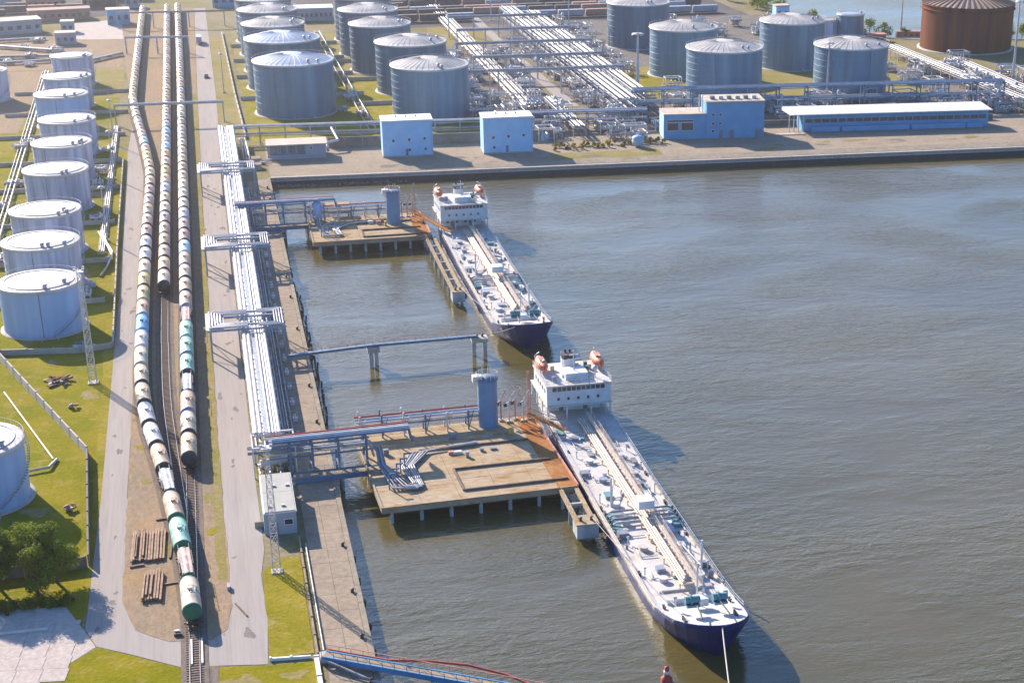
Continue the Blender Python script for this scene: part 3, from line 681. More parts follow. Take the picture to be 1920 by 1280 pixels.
def rust_tank():
    x, y, r, h = 342.3, 731.4, 20.7, 20.0
    t = thing('storage_tank', 'huge rusty brown tank with bare roof ribs at the right edge', 'storage tank', (x, y, 0.02))
    MB().lathe([(r, 0), (r, h)], 80).build('shell', 'm_rust', t)
    prof = [(r * (1 - k / 10) if k < 10 else 0.03, h + 0.1 + 4.6 * (1 - (1 - k / 10) ** 1.6)) for k in range(11)]
    rf = MB().lathe(prof, 80).build('roof', 'm_rustroof', t)
    for k in range(44):
        a = 2 * math.pi * k / 44; c, s = math.cos(a), math.sin(a); b = MB()
        for (r0, z0), (r1, z1) in zip(prof[:7], prof[1:8]): b.bar((r0 * c, r0 * s, z0 + 0.15), (r1 * c, r1 * s, z1 + 0.15), 0.75 * r0 / r + 0.1, 0.35)
        b.build('roof_rib', 'm_rustrib', rf)
    MB().lathe([(r, h - 2.2), (r + 0.6, h - 2.1), (r + 0.6, h - 1.7), (r, h - 1.7)], 80).build('wind_girder', 'm_rust', t)
    MB().lathe([(r, h - 0.4), (r + 0.4, h - 0.4), (r + 0.4, h + 0.2), (r - 0.2, h + 0.2)], 80).build('rim', 'm_rust', t)
    b = MB()
    for k in range(48):
        a = 2 * math.pi * k / 48; b.bar(((r + .3) * math.cos(a), (r + .3) * math.sin(a), h), ((r + .3) * math.cos(a), (r + .3) * math.sin(a), h + 1.2), 0.1)
    b.build('railing', 'm_rustrib', t)
    b = MB()
    for k in range(60):
        a = R(-60) + k * 0.026; b.cbox(((r + .5) * math.cos(a), (r + .5) * math.sin(a), 0.3 + k * 0.33), (0.7, 0.7, 0.08))
    b.build('spiral_stair', 'm_rustrib', t)
    MB().lathe([(r + 1.2, 0.0), (r + 1.1, 0.4), (r - 0.2, 0.45)], 64).build('foundation_ring', 'm_concrete', t)
rust_tank()

# ------------------------------------------------------------------ bund walls and fences
def wall(name, pts, h, th, m, label, cat='wall', seg=6.0, group=None):
    t = thing(name, label, cat, (pts[0][0], pts[0][1], 0), 0, group); o0 = Vector((pts[0][0], pts[0][1]))
    for a, b in zip(pts, pts[1:]):
        a = Vector(a) - o0; b = Vector(b) - o0; L = (b - a).length; n = max(1, round(L / seg)); d = (b - a) / n
        for k in range(n):
            p = a + d * k + d.normalized() * 0.03; e = a + d * (k + 1) - d.normalized() * 0.03
            MB().bar((p.x, p.y, h / 2), (e.x, e.y, h / 2), th, h).build('panel', m, t)
            MB().bar((p.x, p.y, h / 2 + 0.08), (p.x + d.normalized().x * 0.3, p.y + d.normalized().y * 0.3, h / 2 + 0.08), th + 0.12, h + 0.16).build('post', m, t)
    return t
wall('perimeter_fence', [(-60, 409), (-52, 386.2), (-29.8, 322.9)], 2.0, 0.3, 'm_bund', 'slanting pale concrete fence crossing the lawn at the left', 'fence')
wall('perimeter_fence', [(-29.8, 322.5), (-27.4, 272.6)], 2.2, 0.3, 'm_fence', 'dark concrete fence beside the left road, near the trees', 'fence')
wall('perimeter_fence', [(-27.6, 272.0), (-42, 270.6), (-70, 268)], 2.2, 0.3, 'm_fence', 'dark concrete fence running behind the trees', 'fence')
wall('perimeter_fence', [(-29.6, 582), (-28.4, 473), (-27.0, 389.6)], 1.6, 0.3, 'm_bund', 'long low fence between the left tank row and the left road', 'fence')
wall('bund_wall', [(-27.2, 389), (-34, 387), (-70, 392)], 1.4, 0.35, 'm_bund', 'low bund wall in front of the nearest left tank', 'wall')
LY = [425.5, 462.5, 503, 546.5, 584.5, 627, 668, 711]
for k, y in enumerate(LY):
    wall('bund_wall', [(-30, y), (-33.2, y), (-75, y + 2)], 1.3, 0.35, 'm_bund', 'low bund wall across the grass between the %s and %s left tanks' % (ONES[k + 1], ONES[k + 2]), 'wall', 9, 'bund walls of the left tank row')
for k, y in enumerate([682.5, 730, 770, 810]):
    wall('bund_wall', [(12.5, y), (61, y)], 1.5, 0.4, 'm_bund', 'low bund wall between the %s and %s tanks beside the rails' % (ONES[k + 1], ONES[k + 2]), 'wall', 9, 'bund walls of the steel tanks')
for k, y in enumerate([661.5, 714, 759]):
    wall('bund_wall', [(57, y), (112, y - 1)], 1.5, 0.4, 'm_bund', 'low bund wall between the %s and %s tanks of the middle column' % (ONES[k + 1], ONES[k + 2]), 'wall', 9, 'bund walls of the steel tanks')
wall('bund_wall', [(11.8, 610), (10.6, 690), (9.4, 850)], 1.2, 0.5, 'm_bund', 'long pale wall running along the right road in front of the steel tanks', 'wall', 10)
wall('kerb_wall', [(1.1, 232.3), (7.4, 231.7)], 0.5, 0.35, 'm_white', 'short white kerb closing the small lawn at the road end', 'kerb', 3)
wall('kerb_wall', [(8.2, 231.4), (8.3, 190)], 0.5, 0.7, 'm_white', 'white kerb running out of the bottom edge below the small lawn', 'kerb', 6)
wall('kerb_wall', [(8.45, 275), (8.5, 232.5)], 0.45, 0.3, 'm_apron', 'low pale kerb between the small lawn and the quay', 'kerb', 6)

# ------------------------------------------------------------------ pipe racks
def rack(label, a, b, width, pipes, levels, pm='m_steel', step=9.0, group=None, name='pipe_rack', cat='pipe rack', cross=True, pr=0.16, walk=None):
    """pipes: (offset across, z, radius, material); levels: beam heights; runs from a to b"""
    a = Vector(a); b = Vector(b); d = b - a; L = d.length; rz = math.atan2(-d.x, d.y)
    t = thing(name, label, cat, (a.x, a.y, 0), rz, group)
    for off, z, r, m in pipes:
        MB().tube([(off, 0, z), (off, L, z)], r, 10).build('pipe', m, t)
    n = max(1, round(L / step)); top = max(levels)
    for k in range(n + 1):
        y = 0.3 + (L - 0.6) * k / n; f = MB()
        for s in (-1, 1): f.box(s * width / 2 - pr, s * width / 2 + pr, y - pr, y + pr, 0, top)
        for z in levels: f.box(-width / 2 - 0.3, width / 2 + 0.3, y - pr * 0.9, y + pr * 0.9, z - 0.38, z - 0.02)
        f.build('portal_frame', pm, t)
    for z in levels:
        for s in (-1, 1): MB().box(s * width / 2 - 0.09, s * width / 2 + 0.09, 0, L, z - 0.36, z - 0.06).build('side_beam', pm, t)
    if walk is not None:
        f = MB().box(walk[0], walk[1], 0, L, walk[2], walk[2] + 0.06); f.build('walkway', 'm_steel', t)
        g = MB()
        for x in walk[:2]:
            g.bar((x, 0, walk[2] + 1.1), (x, L, walk[2] + 1.1), 0.06); k = 0
            while k < L: g.bar((x, k, walk[2]), (x, k, walk[2] + 1.1), 0.06); k += 2.0
        g.build('handrail', 'm_pipewhite', t)
    return t
# the long rack on the quay
PIPES = [(-2.15, 6.35, 0.42, 'm_pipewhite'), (-1.25, 6.3, 0.40, 'm_pipewhite'), (0.55, 6.25, 0.3, 'm_pipewhite'), (1.2, 6.22, 0.27, 'm_pipe'), (1.75, 6.2, 0.24, 'm_pipewhite'), (2.35, 6.28, 0.33, 'm_pipewhite'),
         (-2.2, 3.6, 0.25, 'm_pipe'), (-1.4, 3.6, 0.25, 'm_pipedark'), (-0.5, 3.6, 0.2, 'm_pipe'), (0.6, 3.6, 0.25, 'm_pipedark'), (1.6, 3.6, 0.25, 'm_pipe'), (2.3, 3.6, 0.2, 'm_pipedark')]
rack('long white pipe rack running down the quay beside the road', (5.1, 311), (5.1, 604), 5.4, PIPES, [3.35, 5.95], 'm_pipewhite', 6.5, walk=(-0.6, 0.15, 6.0))
# low pipes lying on the quay next to the rack
lp = thing('ground_pipes', 'row of low pipes on short supports in the shade of the quay rack', 'pipeline', (0, 0, 0))
for x, r, m in ((8.6, 0.18, 'm_pipe'), (9.15, 0.22, 'm_pipedark'), (9.7, 0.15, 'm_pipewhite'), (10.5, 0.2, 'm_pipedark')):
    MB().tube([(x, 312, 0.7), (x, 535, 0.7)], r, 8).build('pipe', m, lp)
for k in range(38):
    MB().box(8.2, 10.9, 313 + k * 6, 313.35 + k * 6, 0, 0.5).build('support', 'm_concrete', lp)
for k in range(22):
    y = 322 + k * 9.6; f = MB(); f.box(11.0, 11.9, y, y + 1.2, 0.14, 0.9); f.tube([(11.4, y + .6, 0.9), (11.4, y + .6, 1.5)], 0.18, 8); f.tube([(11.1, y + .6, 1.5), (11.7, y + .6, 1.5)], 0.22, 8)
    tag(f.build('hydrant_box', 'm_pipewhite' if k % 3 else 'm_pipe'), 'small pale valve box on the shaded quay strip, %s from the bottom' % ordw(k + 1), 'valve box', 'valve boxes on the quay strip')
# expansion loops that swing out over the road
def pipe_loop(label, y0, y1, x0=-4.5, x1=12.0):
    t = thing('pipe_loop', label, 'pipe loop', (0, y0, 0), 0, 'expansion loops over the quay road'); L = y1 - y0
    for k in range(5):
        o = 0.62 * k; z = 7.75; r = 0.26
        MB().tube([(4.0, o, z), (x0 + o, o, z), (x0 + o, L - o, z), (4.0, L - o, z)], r, 8).build('pipe', ('m_pipewhite', 'm_pipe', 'm_pipewhite', 'm_silver', 'm_pipewhite')[k], t)
    for k in range(4):
        o = 0.6 * k; z = 7.7
        MB().tube([(6.4, o, z), (x1 - o, o, z), (x1 - o, L - o, z), (6.4, L - o, z)], 0.22, 8).build('pipe', ('m_pipewhite', 'm_pipe', 'm_pipe', 'm_pipewhite')[k], t)
    for y in (-0.5, 3.0, L - 3.0, L + 0.5):
        MB().box(x0 - 0.6, x1 + 0.6, y - 0.17, y + 0.17, 6.95, 7.4).build('beam', 'm_steel', t)
    for x in (x0, 1.9, 8.4, x1):
        for y in (-0.5, L / 2, L + 0.5): MB().box(x - 0.16, x + 0.16, y - 0.16, y + 0.16, 0, 7.0).build('post', 'm_steel', t)
        MB().box(x - 0.14, x + 0.14, -0.6, L + 0.6, 6.6, 6.93).build('beam', 'm_steel', t)
    for x in (x0, x1):
        MB().bar((x, 0, 0.4), (x, L / 2, 6.6), 0.14).build('brace', 'm_steel', t); MB().bar((x, L, 0.4), (x, L / 2, 6.6), 0.14).build('brace', 'm_steel', t)
    MB().box(x0 - 0.9, x0 + 3.2, -0.2, L + 0.2, 7.41, 7.46).build('grating', 'm_pipewhite', t)
pipe_loop('square pipe loop over the quay road nearest the camera', 374.4, 386.3)
pipe_loop('square pipe loop over the quay road between the two trestles', 442.7, 454.4)
pipe_loop('square pipe loop over the quay road beside the far basin corner', 530.4, 541.4)
# end cluster of the rack near trestle
def valve_station(label, x, y, rz, seed, w=7, d=6, h=5, group=None, mats=('m_pipe', 'm_pipewhite', 'm_steel', 'm_silver', 'm_pipedark'), name='valve_manifold', drum=True):
    q = random.Random(seed); t = thing(name, label, 'valve manifold', (x, y, 0), rz, group)
    n = q.randint(4, 6)
    for k in range(n):
        o = -w / 2 + w * (k + 0.5) / n; z = q.uniform(0.6, 1.2); r = q.uniform(0.16, 0.34); hh = q.uniform(h * 0.45, h)
        MB().tube([(o, -d / 2, z), (o, d * 0.1, z), (o, d * 0.2, hh), (o, d / 2, hh)], r, 6).build('pipe', q.choice(mats), t)
        f = MB(); f.tube([(o, -d * 0.25 - 0.3, z), (o, -d * 0.25 + 0.3, z)], r * 1.8, 8); f.tube([(o, -d * 0.25, z), (o, -d * 0.25, z + 1.2)], 0.1, 6); f.tube([(o, -d * 0.25, z + 1.2), (o, -d * 0.25, z + 1.3)], 0.4, 8)
        f.build('valve', q.choice(('m_pipewhite', 'm_steel', 'm_redpink', 'm_pipe')), t)
    for k in range(q.randint(2, 4)):
        yy = q.uniform(-d / 2, d / 2); z = q.uniform(1.0, h)
        MB().tube([(-w / 2 - 1, yy, z), (w / 2 + 1, yy, z)], q.uniform(0.2, 0.4), 8).build('header', q.choice(mats), t)
    f = MB()
    for sx in (-1, 1):
        for sy in (-1, 1): f.box(sx * w / 2 - .12, sx * w / 2 + .12, sy * d / 2 - .12, sy * d / 2 + .12, 0, h)
    f.box(-w / 2, w / 2, d / 2 - .15, d / 2 + .15, h - .3, h); f.box(-w / 2, w / 2, -d / 2 - .15, -d / 2 + .15, h - .3, h)
    for sx in (-1, 1): f.box(sx * w / 2 - .11, sx * w / 2 + .11, -d / 2, d / 2, h - .45, h - .1)
    f.build('support_frame', q.choice(('m_steel', 'm_pipewhite', 'm_pipe')), t)
    if drum:
        c = q.random()
        if c < 0.35:
            zz = q.uniform(1.5, 2.6); MB().tube([(-w * .35, q.uniform(-1, 1), zz), (w * .35, q.uniform(-1, 1), zz)], q.uniform(0.6, 1.0), 12).build('drum', q.choice(('m_roofwhite', 'm_silver', 'm_pipewhite')), t)
        elif c < 0.6:
            MB().lathe([(0.7, 0), (0.7, h + 1), (0.4, h + 1.4), (0.02, h + 1.5)], 12, q.uniform(-2, 2), q.uniform(-1, 1)).build('vessel', q.choice(('m_silver', 'm_pipewhite', 'm_roofwhite')), t)
        elif c < 0.8:
            MB().box(-w * .3, w * .25, -1, 1.4, 0, 2.4).build('pump_house', q.choice(('m_roofwhite', 'm_wall_skytint', 'm_wallgrey')), t)
    return t
valve_station('tangle of valves and risers where the rack meets the near trestle', 6.0, 307.5, 0, 3, 8, 8, 6.5)

# ------------------------------------------------------------------ berths
def berth(label, x0, x1, y0, y1, rz, colpos, near):
    t = thing('loading_platform', label, 'loading platform', (x0, y0, 0), rz); W = x1 - x0; D = y1 - y0; Z = 1.0
    q = random.Random(int(x0 * 7 + y0))
    # deck cast in bays
    nx, ny = (5, 4)
    for i in range(nx):
        for j in range(ny):
            MB().box(W * i / nx + 0.03, W * (i + 1) / nx - 0.03, D * j / ny + 0.03, D * (j + 1) / ny - 0.03, Z - 0.5, Z + q.uniform(-0.015, 0.015)).build('deck_slab', 'm_deck', t)
    MB().box(0.0, W, 0, D, Z - 0.9, Z - 0.52).build('deck_beam', 'm_bluesteel', t)
    for j in range(3): MB().box(0.3, W - 0.3, 0.5 + (D - 1.4) * j / 2, 1.1 + (D - 1.4) * j / 2, Z - 1.6, Z - 0.92).build('cross_beam', 'm_darksteel', t)
    MB().box(-0.15, W + 0.15, -0.3, 0.0, Z - 1.0, Z + 0.25).build('edge_kerb', 'm_deck', t)
    MB().box(-0.1, W + .1, -0.36, -.303, Z + .02, Z + .18).build('edge_stripe', 'm_redpink', t)
    for k in range(8):
        xx, yy = q.uniform(1.5, W - 5), q.uniform(D * .5, D - 5); ww = q.uniform(.3, .9); hh = q.uniform(.4, 1.5)
        MB().box(xx - ww, xx + ww, yy - .4, yy + .5, Z, Z + hh).build('deck_equipment', q.choice(('m_steel', 'm_pipedark', 'm_pipewhite', 'm_bluesteel', 'm_yellow', 'm_redpink')), t)
    MB().box(-0.3, 0.0, 0.0, D, Z - 1.0, Z + 0.25).build('edge_kerb', 'm_deck', t)
    MB().box(W - 3.6, W - 0.05, 0.02, D - 0.02, Z + 0.02, Z + 0.07).build('fender_deck', 'm_rustdeck', t)
    MB().box(W, W + 0.35, 0, D, Z - 0.8, Z + 0.45).build('edge_kerb', 'm_redpink', t)
    px = 7 if near else 8
    for i in range(px):
        for j in range(4):
            MB().cyl(1.6 + (W - 3.2) * i / (px - 1), 0.8 + (D - 1.6) * j / 3, -7, Z - 0.9, 0.38, 12).build('pile', 'm_pile', t)
    for k in range(6):
        o = inst('tyre_fender', tyre_me, t, (W + 0.55, 2 + (D - 4) * k / 5, -0.3)); 
    # drain channels and low pipes on the deck
    for (a, b) in (((W * .43, D * .37), (W * .95, D * .37)), ((W * .43, D * .1), (W * .98, D * .1)), ((W * .43, D * .1), (W * .43, D * .37)), ((W * .3, D * .66), (W * .9, D * .66))):
        MB().bar((a[0], a[1], Z + 0.22), (b[0], b[1], Z + 0.22), 0.35, 0.4).build('deck_kerb', 'm_sleeper', t)
    # pipes looping over the deck
    n = 6 if near else 4
    for k in range(n):
        o = 0.7 * k
        pts = [(0.4 + o * 0.4, D * .55 + o * .3, Z + 3.4), (2.0 + o * .3, D * .55 + o * .3, Z + 3.4), (2.2 + o * .35, D * .5, Z + 0.5), (3.0 + o, D * .2 + o * .2, Z + 0.5), (7.5 + o * .4, D * .16 + o * .35, Z + 0.5), (6.2 + o * .7, D * .44 + o * .2, Z + 0.5), (9 + o, D * .62, Z + 0.5), (W * .62, D * .66 + o * .25, Z + 0.55)]
        MB().tube(pts, 0.2, 8).build('pipe', ('m_steel', 'm_pipedark', 'm_bluesteel', 'm_pipetan', 'm_steel', 'm_pipedark')[k], t)
    for k in range(5):
        f = MB(); x = 2.5 + k * 1.1; y = D * (.22 + .06 * k); f.box(x - .12, x + .12, y - .12, y + .12, Z, Z + 3.2); f.box(x - .12, x + 1.3, y - .1, y + .1, Z + 2.9, Z + 3.2); f.build('pipe_support', 'm_bluesteel', t)
    # rack along the north edge
    for k, (yy, zz, r, m) in enumerate(((D - 3.4, 4.6, .3, 'm_pipewhite'), (D - 2.6, 4.6, .28, 'm_bluesteel'), (D - 1.9, 4.6, .25, 'm_pipe'), (D - 1.2, 4.9, .2, 'm_red'), (D - 3.0, 3.4, .25, 'm_steel'), (D - 2.0, 3.4, .25, 'm_pipewhite'), (D - 1.1, 3.4, .2, 'm_pipe'))):
        MB().tube([(0, yy, zz), (W * .74, yy, zz)], r, 8).build('pipe', m, t)
    for k in range(7):
        x = 0.8 + k * W * .12; f = MB()
        for yy in (D - 3.8, D - 0.7): f.box(x - .15, x + .15, yy - .15, yy + .15, Z, 6.0 if k < 3 else 5.2)
        f.box(x - .15, x + .15, D - 4, D - 0.5, 4.1, 4.3); f.box(x - .15, x + .15, D - 4, D - 0.5, 2.95, 3.12)
        f.bar((x, D - 3.8, Z), (x + 1.2, D - 3.8, 5.2), 0.16); f.build('rack_frame', 'm_pipewhite' if k % 2 == 0 else 'm_bluesteel', t)
    f = MB()
    for x in (0.1, W * .5): f.box(x, x + 0.08, D - 0.25, D - 0.17, Z, Z + 1.1)
    f.bar((0, D - .2, Z + 1.1), (W, D - .2, Z + 1.1), 0.07); f.bar((0, D - .2, Z + .6), (W, D - .2, Z + .6), 0.05)
    for k in range(18): f.bar((W * k / 17, D - .2, Z), (W * k / 17, D - .2, Z + 1.1), 0.06)
    f.build('handrail', 'm_redpink', t)
    return t, W, D, Z
b1, W1, D1, Z1 = berth('large near loading platform of tan concrete with rusty ship side', 24.2, 61.0, 282.2, 320.0, R(2.5), None, True)
b2, W2, D2, Z2 = berth('far loading platform of tan concrete beyond the catwalk', 25.2, 58.0, 464.8, 491.5, R(0), None, False)
def column(label, x, y, h, cap):
    t = thing('hydraulic_tower', label, 'tower', (x, y, 1.0)); r = 2.0
    MB().lathe([(r, 0), (r, h)], 32).build('shell', 'm_tower', t)
    MB().lathe([(r + .25, h - .3), (r + .3, h), (0.02, h + .25)], 32).build('roof', 'm_bluesteel', t)
    f = MB()
    for k in range(14):
        a = 2 * math.pi * k / 14; f.bar(((r + .2) * math.cos(a), (r + .2) * math.sin(a), h), ((r + .2) * math.cos(a), (r + .2) * math.sin(a), h + 1.1), .06)
    f.tube([((r + .2) * math.cos(2 * math.pi * k / 20), (r + .2) * math.sin(2 * math.pi * k / 20), h + 1.1) for k in range(21)], .05, 4); f.build('railing', 'm_pipewhite', t)
    MB().box(-r - 1.0, -r + 0.9, -1.0, 0.8, h - 0.6, h + 0.7).build('landing', 'm_pipewhite', t)
    f = MB()
    for x_ in (-.3, .3): f.tube([(r * .72 + x_, -r * .72 - .25, 0), (r * .72 + x_, -r * .72 - .25, h)], .05, 4)
    for k in range(int(h / .35)): f.bar((r * .72 - .3, -r * .72 - .25, .3 + k * .35), (r * .72 + .3, -r * .72 - .25, .3 + k * .35), .04)
    f.build('ladder', 'm_steel', t)
    f = MB()
    for x_ in (-.9, .3, .9): f.tube([(x_, .2, h), (x_, .2, h + 2.2)], .06, 5)
    f.build('aerials', 'm_pipewhite', t)
column('tall blue grey cylinder tower on the near loading platform', 49.8, 318.2, 10.4, True)
column('tall blue grey cylinder tower on the far loading platform', 49.4, 481.0, 9.4, False)
def vessel(label, x, y, z, r, h, m):
    t = thing('surge_vessel', label, 'vessel', (x, y, z))
    MB().lathe([(r * .5, 0), (r, .5), (r, h), (r * .6, h + .5), (.02, h + .6)], 20).build('shell', m, t)
    MB().lathe([(r + .1, h * .5), (r + .2, h * .5), (r + .2, h * .5 + .3), (r + .1, h * .5 + .3)], 20).build('band', 'm_pipewhite', t)
    f = MB()
    for k in range(4):
        a = k * math.pi / 2 + .4; f.bar((r * .8 * math.cos(a), r * .8 * math.sin(a), -z + 1.0 if z > 1.2 else 0), (r * .8 * math.cos(a), r * .8 * math.sin(a), 1.0), .15)
    f.build('leg', 'm_steel', t)
    f = MB().tube([(0, 0, h + .5), (0, 0, h + 1.3)], .15, 6); f.tube([(-.6, 0, h + 1.3), (.6, 0, h + 1.3)], .25, 8); f.build('relief_valve', 'm_white', t)
vessel('short white capped vessel at the corner of the far loading platform', 28.0, 489.0, 1.0, 1.5, 5.0, 'm_shell_white')
# low control cabin at the back of the far berth
cb = thing('control_cabin', 'dark low cabin with orange roof behind the far loading platform', 'cabin', (34.5, 494.5, 1.0))
MB().box(-3.2, 3.2, -1.2, 1.8, 0.6, 2.9).build('wall', 'm_pipedark', cb); MB().box(-3.5, 3.5, -1.6, 2.1, 2.95, 3.2).build('roof', 'm_deck', cb)
for x in (-2.2, 0, 2.2): MB().box(x - .6, x + .6, -1.26, -1.18, 1.4, 2.3).build('window', 'm_glass', cb)
for x in (-3, 3): MB().cyl(x, 0, -7, .6, .3, 8).build('pile', 'm_pile', cb)
# loading arms
def loading_arm(label, x, y, z, m, seed, g):
    q = random.Random(seed); t = thing('cargo_loader', label, 'cargo loader', (x, y, z), R(q.uniform(-15, 15)), g)
    MB().box(-.5, .5, -.5, .5, 0, .4).build('base', 'm_concrete', t)
    MB().tube([(0, 0, .3), (0, 0, 4.4)], .17, 8).build('riser', m, t)
    MB().tube([(0, 0, 4.4), (1.2, 0, 6.8)], .12, 8).build('inner_arm', m, t)
    MB().tube([(1.2, 0, 6.8), (2.4, 0, 3.0)], .1, 8).build('outer_arm', 'm_pipewhite', t)
    MB().box(-1.1, -.4, -.3, .3, 3.5, 4.2).build('counterweight', 'm_darksteel', t)
    MB().tube([(-.8, 0, 4.0), (0, 0, 4.4)], .14, 6).build('counter_arm', m, t)
for k in range(4): loading_arm('%s of the loading arms behind the blue tower on the near platform' % ['red first', 'white second', 'red third', 'white fourth'][k], 52.8 + k * 1.5, 320.0 - 1.2 * (k % 2), 1.0, 'm_redpink' if k % 2 == 0 else 'm_pipewhite', k, 'loading arms on the near platform')
for k in range(3): loading_arm('%s loading arm beside the ship on the far platform' % ['left rusty', 'middle rusty', 'right rusty'][k], 52.5 + k * 1.6, 487.0, 1.0, 'm_redpink', k + 9, 'loading arms on the far platform')
def lattice(label, x, y, h, wb, wt, m, name='lattice_mast', z=0.0, arms=True):
    t = thing(name, label, 'mast', (x, y, z)); n = max(4, int(h / (wb * 1.3))); cor = [(-1, -1), (1, -1), (1, 1), (-1, 1)]
    wz = lambda u: wb + (wt - wb) * u
    for c in cor: MB().bar((c[0] * wb / 2, c[1] * wb / 2, 0), (c[0] * wt / 2, c[1] * wt / 2, h), max(.1, wb * .09)).build('leg', m, t)
    f = MB()
    for k in range(n):
        u0, u1 = k / n, (k + 1) / n
        for j in range(4):
            a, b = cor[j], cor[(j + 1) % 4]; A, B = (wz(u0) / 2, wz(u1) / 2)
            p = (a[0] * A, a[1] * A, h * u0), (b[0] * B, b[1] * B, h * u1); r = (b[0] * A, b[1] * A, h * u0), (a[0] * B, a[1] * B, h * u1)
            f.bar(p[0], p[1], max(.06, wb * .05)); f.bar(r[0], r[1], max(.06, wb * .05)); f.bar(r[1], p[1], max(.06, wb * .05))
    f.build('lattice_bracing', m, t)
    MB().box(-wb * .7, wb * .7, -wb * .7, wb * .7, -.2, .25).build('base', 'm_concrete', t)
    if arms:
        MB().box(-wt * 1.1, wt * 1.1, -wt * 1.1, wt * 1.1, h, h + .1).build('platform', m, t)
        for k in range(4): MB().cbox((cor[k][0] * wt, cor[k][1] * wt, h + .6), (.5, .3, .5)).build('floodlight', 'm_pipewhite', t)
        MB().tube([(0, 0, h), (0, 0, h + 3)], .06, 5).build('lightning_rod', m, t)
    return t
lattice('tall grey lattice mast standing on the lawn beside the nearest left tank', -30.5, 365.7, 25.5, 1.6, .9, 'm_pipe')
lattice('grey lattice floodlight mast on the small lawn in front of the hut', 3.9, 262.7, 23, 1.35, .8, 'm_pipe')
lattice('slim red lattice mast behind the loading arms of the near platform', 58.6, 319.6, 10.5, .7, .35, 'm_redpink', z=1.0, arms=False)
lattice('slim dark lattice mast at the ship side of the far platform', 56.6, 489.0, 9.5, .7, .4, 'm_pipedark', z=1.0, arms=False)
def gangway(label, a, b, wd, m, name='gangway'):
    a = Vector(a); b = Vector(b); t = thing(name, label, 'gangway', a); d = b - a; n = Vector((-d.y, d.x, 0)).normalized() * wd / 2
    MB().bar((0, 0, 0), d, wd, .12).build('deck', m, t)
    for s in (-1, 1):
        f = MB(); f.bar(n * s + Vector((0, 0, 1.1)), d + n * s + Vector((0, 0, 1.1)), .08)
        for k in range(9): f.bar(d * k / 8 + n * s, d * k / 8 + n * s + Vector((0, 0, 1.1)), .06)
        f.build('handrail', m, t)
gangway('rust orange gangway from the near platform up to the ship', (57.6, 316, 3.6), (64.2, 309.5, 2.0), 1.5, 'm_rustdeck')
gangway('rust orange gangway from the far platform up to the ship', (55.4, 484, 3.4), (63.4, 464, 2.0), 1.4, 'm_rustdeck')

# trestles from quay to berths
def trestle(label, x0, x1, y, rz, Zp):
    t = thing('pipe_trestle', label, 'trestle', (x0, y, 0), rz); L = x1 - x0
    MB().box(4.5, L, -3.6, -0.6, .55, 1.0).build('road_deck', 'm_deck', t)
    MB().box(4.5, L, -3.7, -3.5, .2, 1.25).build('deck_girder', 'm_bluesteel', t); MB().box(4.5, L, -.7, -.5, .2, 1.25).build('deck_girder', 'm_bluesteel', t)
    for k, (yy, z, r, m) in enumerate(((4.4, 7.2, .2, 'm_red'), (3.6, 7.1, .3, 'm_silver'), (2.7, 7.1, .38, 'm_pipewhite'), (1.8, 7.1, .34, 'm_bluesteel'), (1.0, 7.1, .3, 'm_bluesteel'), (3.4, 4.6, .25, 'm_steel'), (2.6, 4.6, .25, 'm_pipe'), (1.8, 4.6, .25, 'm_steel'), (1.1, 4.6, .2, 'm_pipetan'))):
        MB().tube([(0, yy, z), (L + (8 if z > 6 else .5), yy, z), (L + (8.4 if z > 6 else .9), yy, z - 2.5)], r, 8).build('pipe', m, t)
    xs = [4.4, 8.6, 13.6, L - .6]
    for x in xs:
        f = MB()
        for yy in (.3, 4.9): f.box(x - .22, x + .22, yy - .22, yy + .22, -6, 6.9)
        for z in (6.6, 4.1, 1.2): f.box(x - .18, x + .18, .1, 5.1, z - .2, z + .15)
        f.build('portal_frame', 'm_bluesteel', t)
        for yy in (-3.2, -1): MB().cyl(x, yy, -7, .5, .3, 10).build('pile', 'm_pile', t)
    for yy in (.3, 4.9):
        for z in (6.75, 4.25): MB().box(0, L, yy - .12, yy + .12, z - .3, z).build('girder', 'm_bluesteel', t)
    f = MB()
    for yy in (-3.6, -.6):
        f.bar((4.5, yy, 2.1), (L, yy, 2.1), .07); f.bar((4.5, yy, 1.6), (L, yy, 1.6), .05)
        for k in range(11): f.bar((4.5 + (L - 4.5) * k / 10, yy, 1.0), (4.5 + (L - 4.5) * k / 10, yy, 2.1), .06)
    f.build('handrail', 'm_steel', t)
trestle('blue framed pipe trestle from the quay to the near loading platform', 4.6, 24.2, 302.4, R(3.0), 7)
trestle('pipe trestle from the quay to the far loading platform', 4.6, 25.2, 487.0, R(0.5), 7)

# catwalk on piles between the berths
cw = thing('catwalk', 'long thin blue catwalk crossing the water between the two berths', 'catwalk', (0, 0, 0))
pA, pB, pC = Vector((12.0, 367.8, 2.0)), Vector((31.6, 369.0, 2.6)), Vector((56.3, 371.0, 2.2))
for a, b in ((pA, pB), (pB, pC)):
    for s in (-.5, .5):
        o = Vector((0, s, 0)); MB().bar(a + o, b + o, .16, .4).build('girder', 'm_bluesteel', cw)
        f = MB(); f.bar(a + o + Vector((0, 0, 1.2)), b + o + Vector((0, 0, 1.2)), .06)
        for k in range(11): p = a.lerp(b, k / 10) + o; f.bar(p, p + Vector((0, 0, 1.2)), .05)
        f.build('handrail', 'm_redpink', cw)
    MB().bar(a + Vector((0, 0, .3)), b + Vector((0, 0, .3)), 1.0, .06).build('deck', 'm_bluesteel', cw)
MB().box(30.2, 33.0, 367.7, 370.3, 1.2, 2.2).build('pile_cap', 'm_concrete', cw)
for x, y in ((31.0, 368.6), (32.2, 369.4)): MB().cyl(x, y, -8, 1.2, .5, 12).build('pile', 'm_pile', cw)
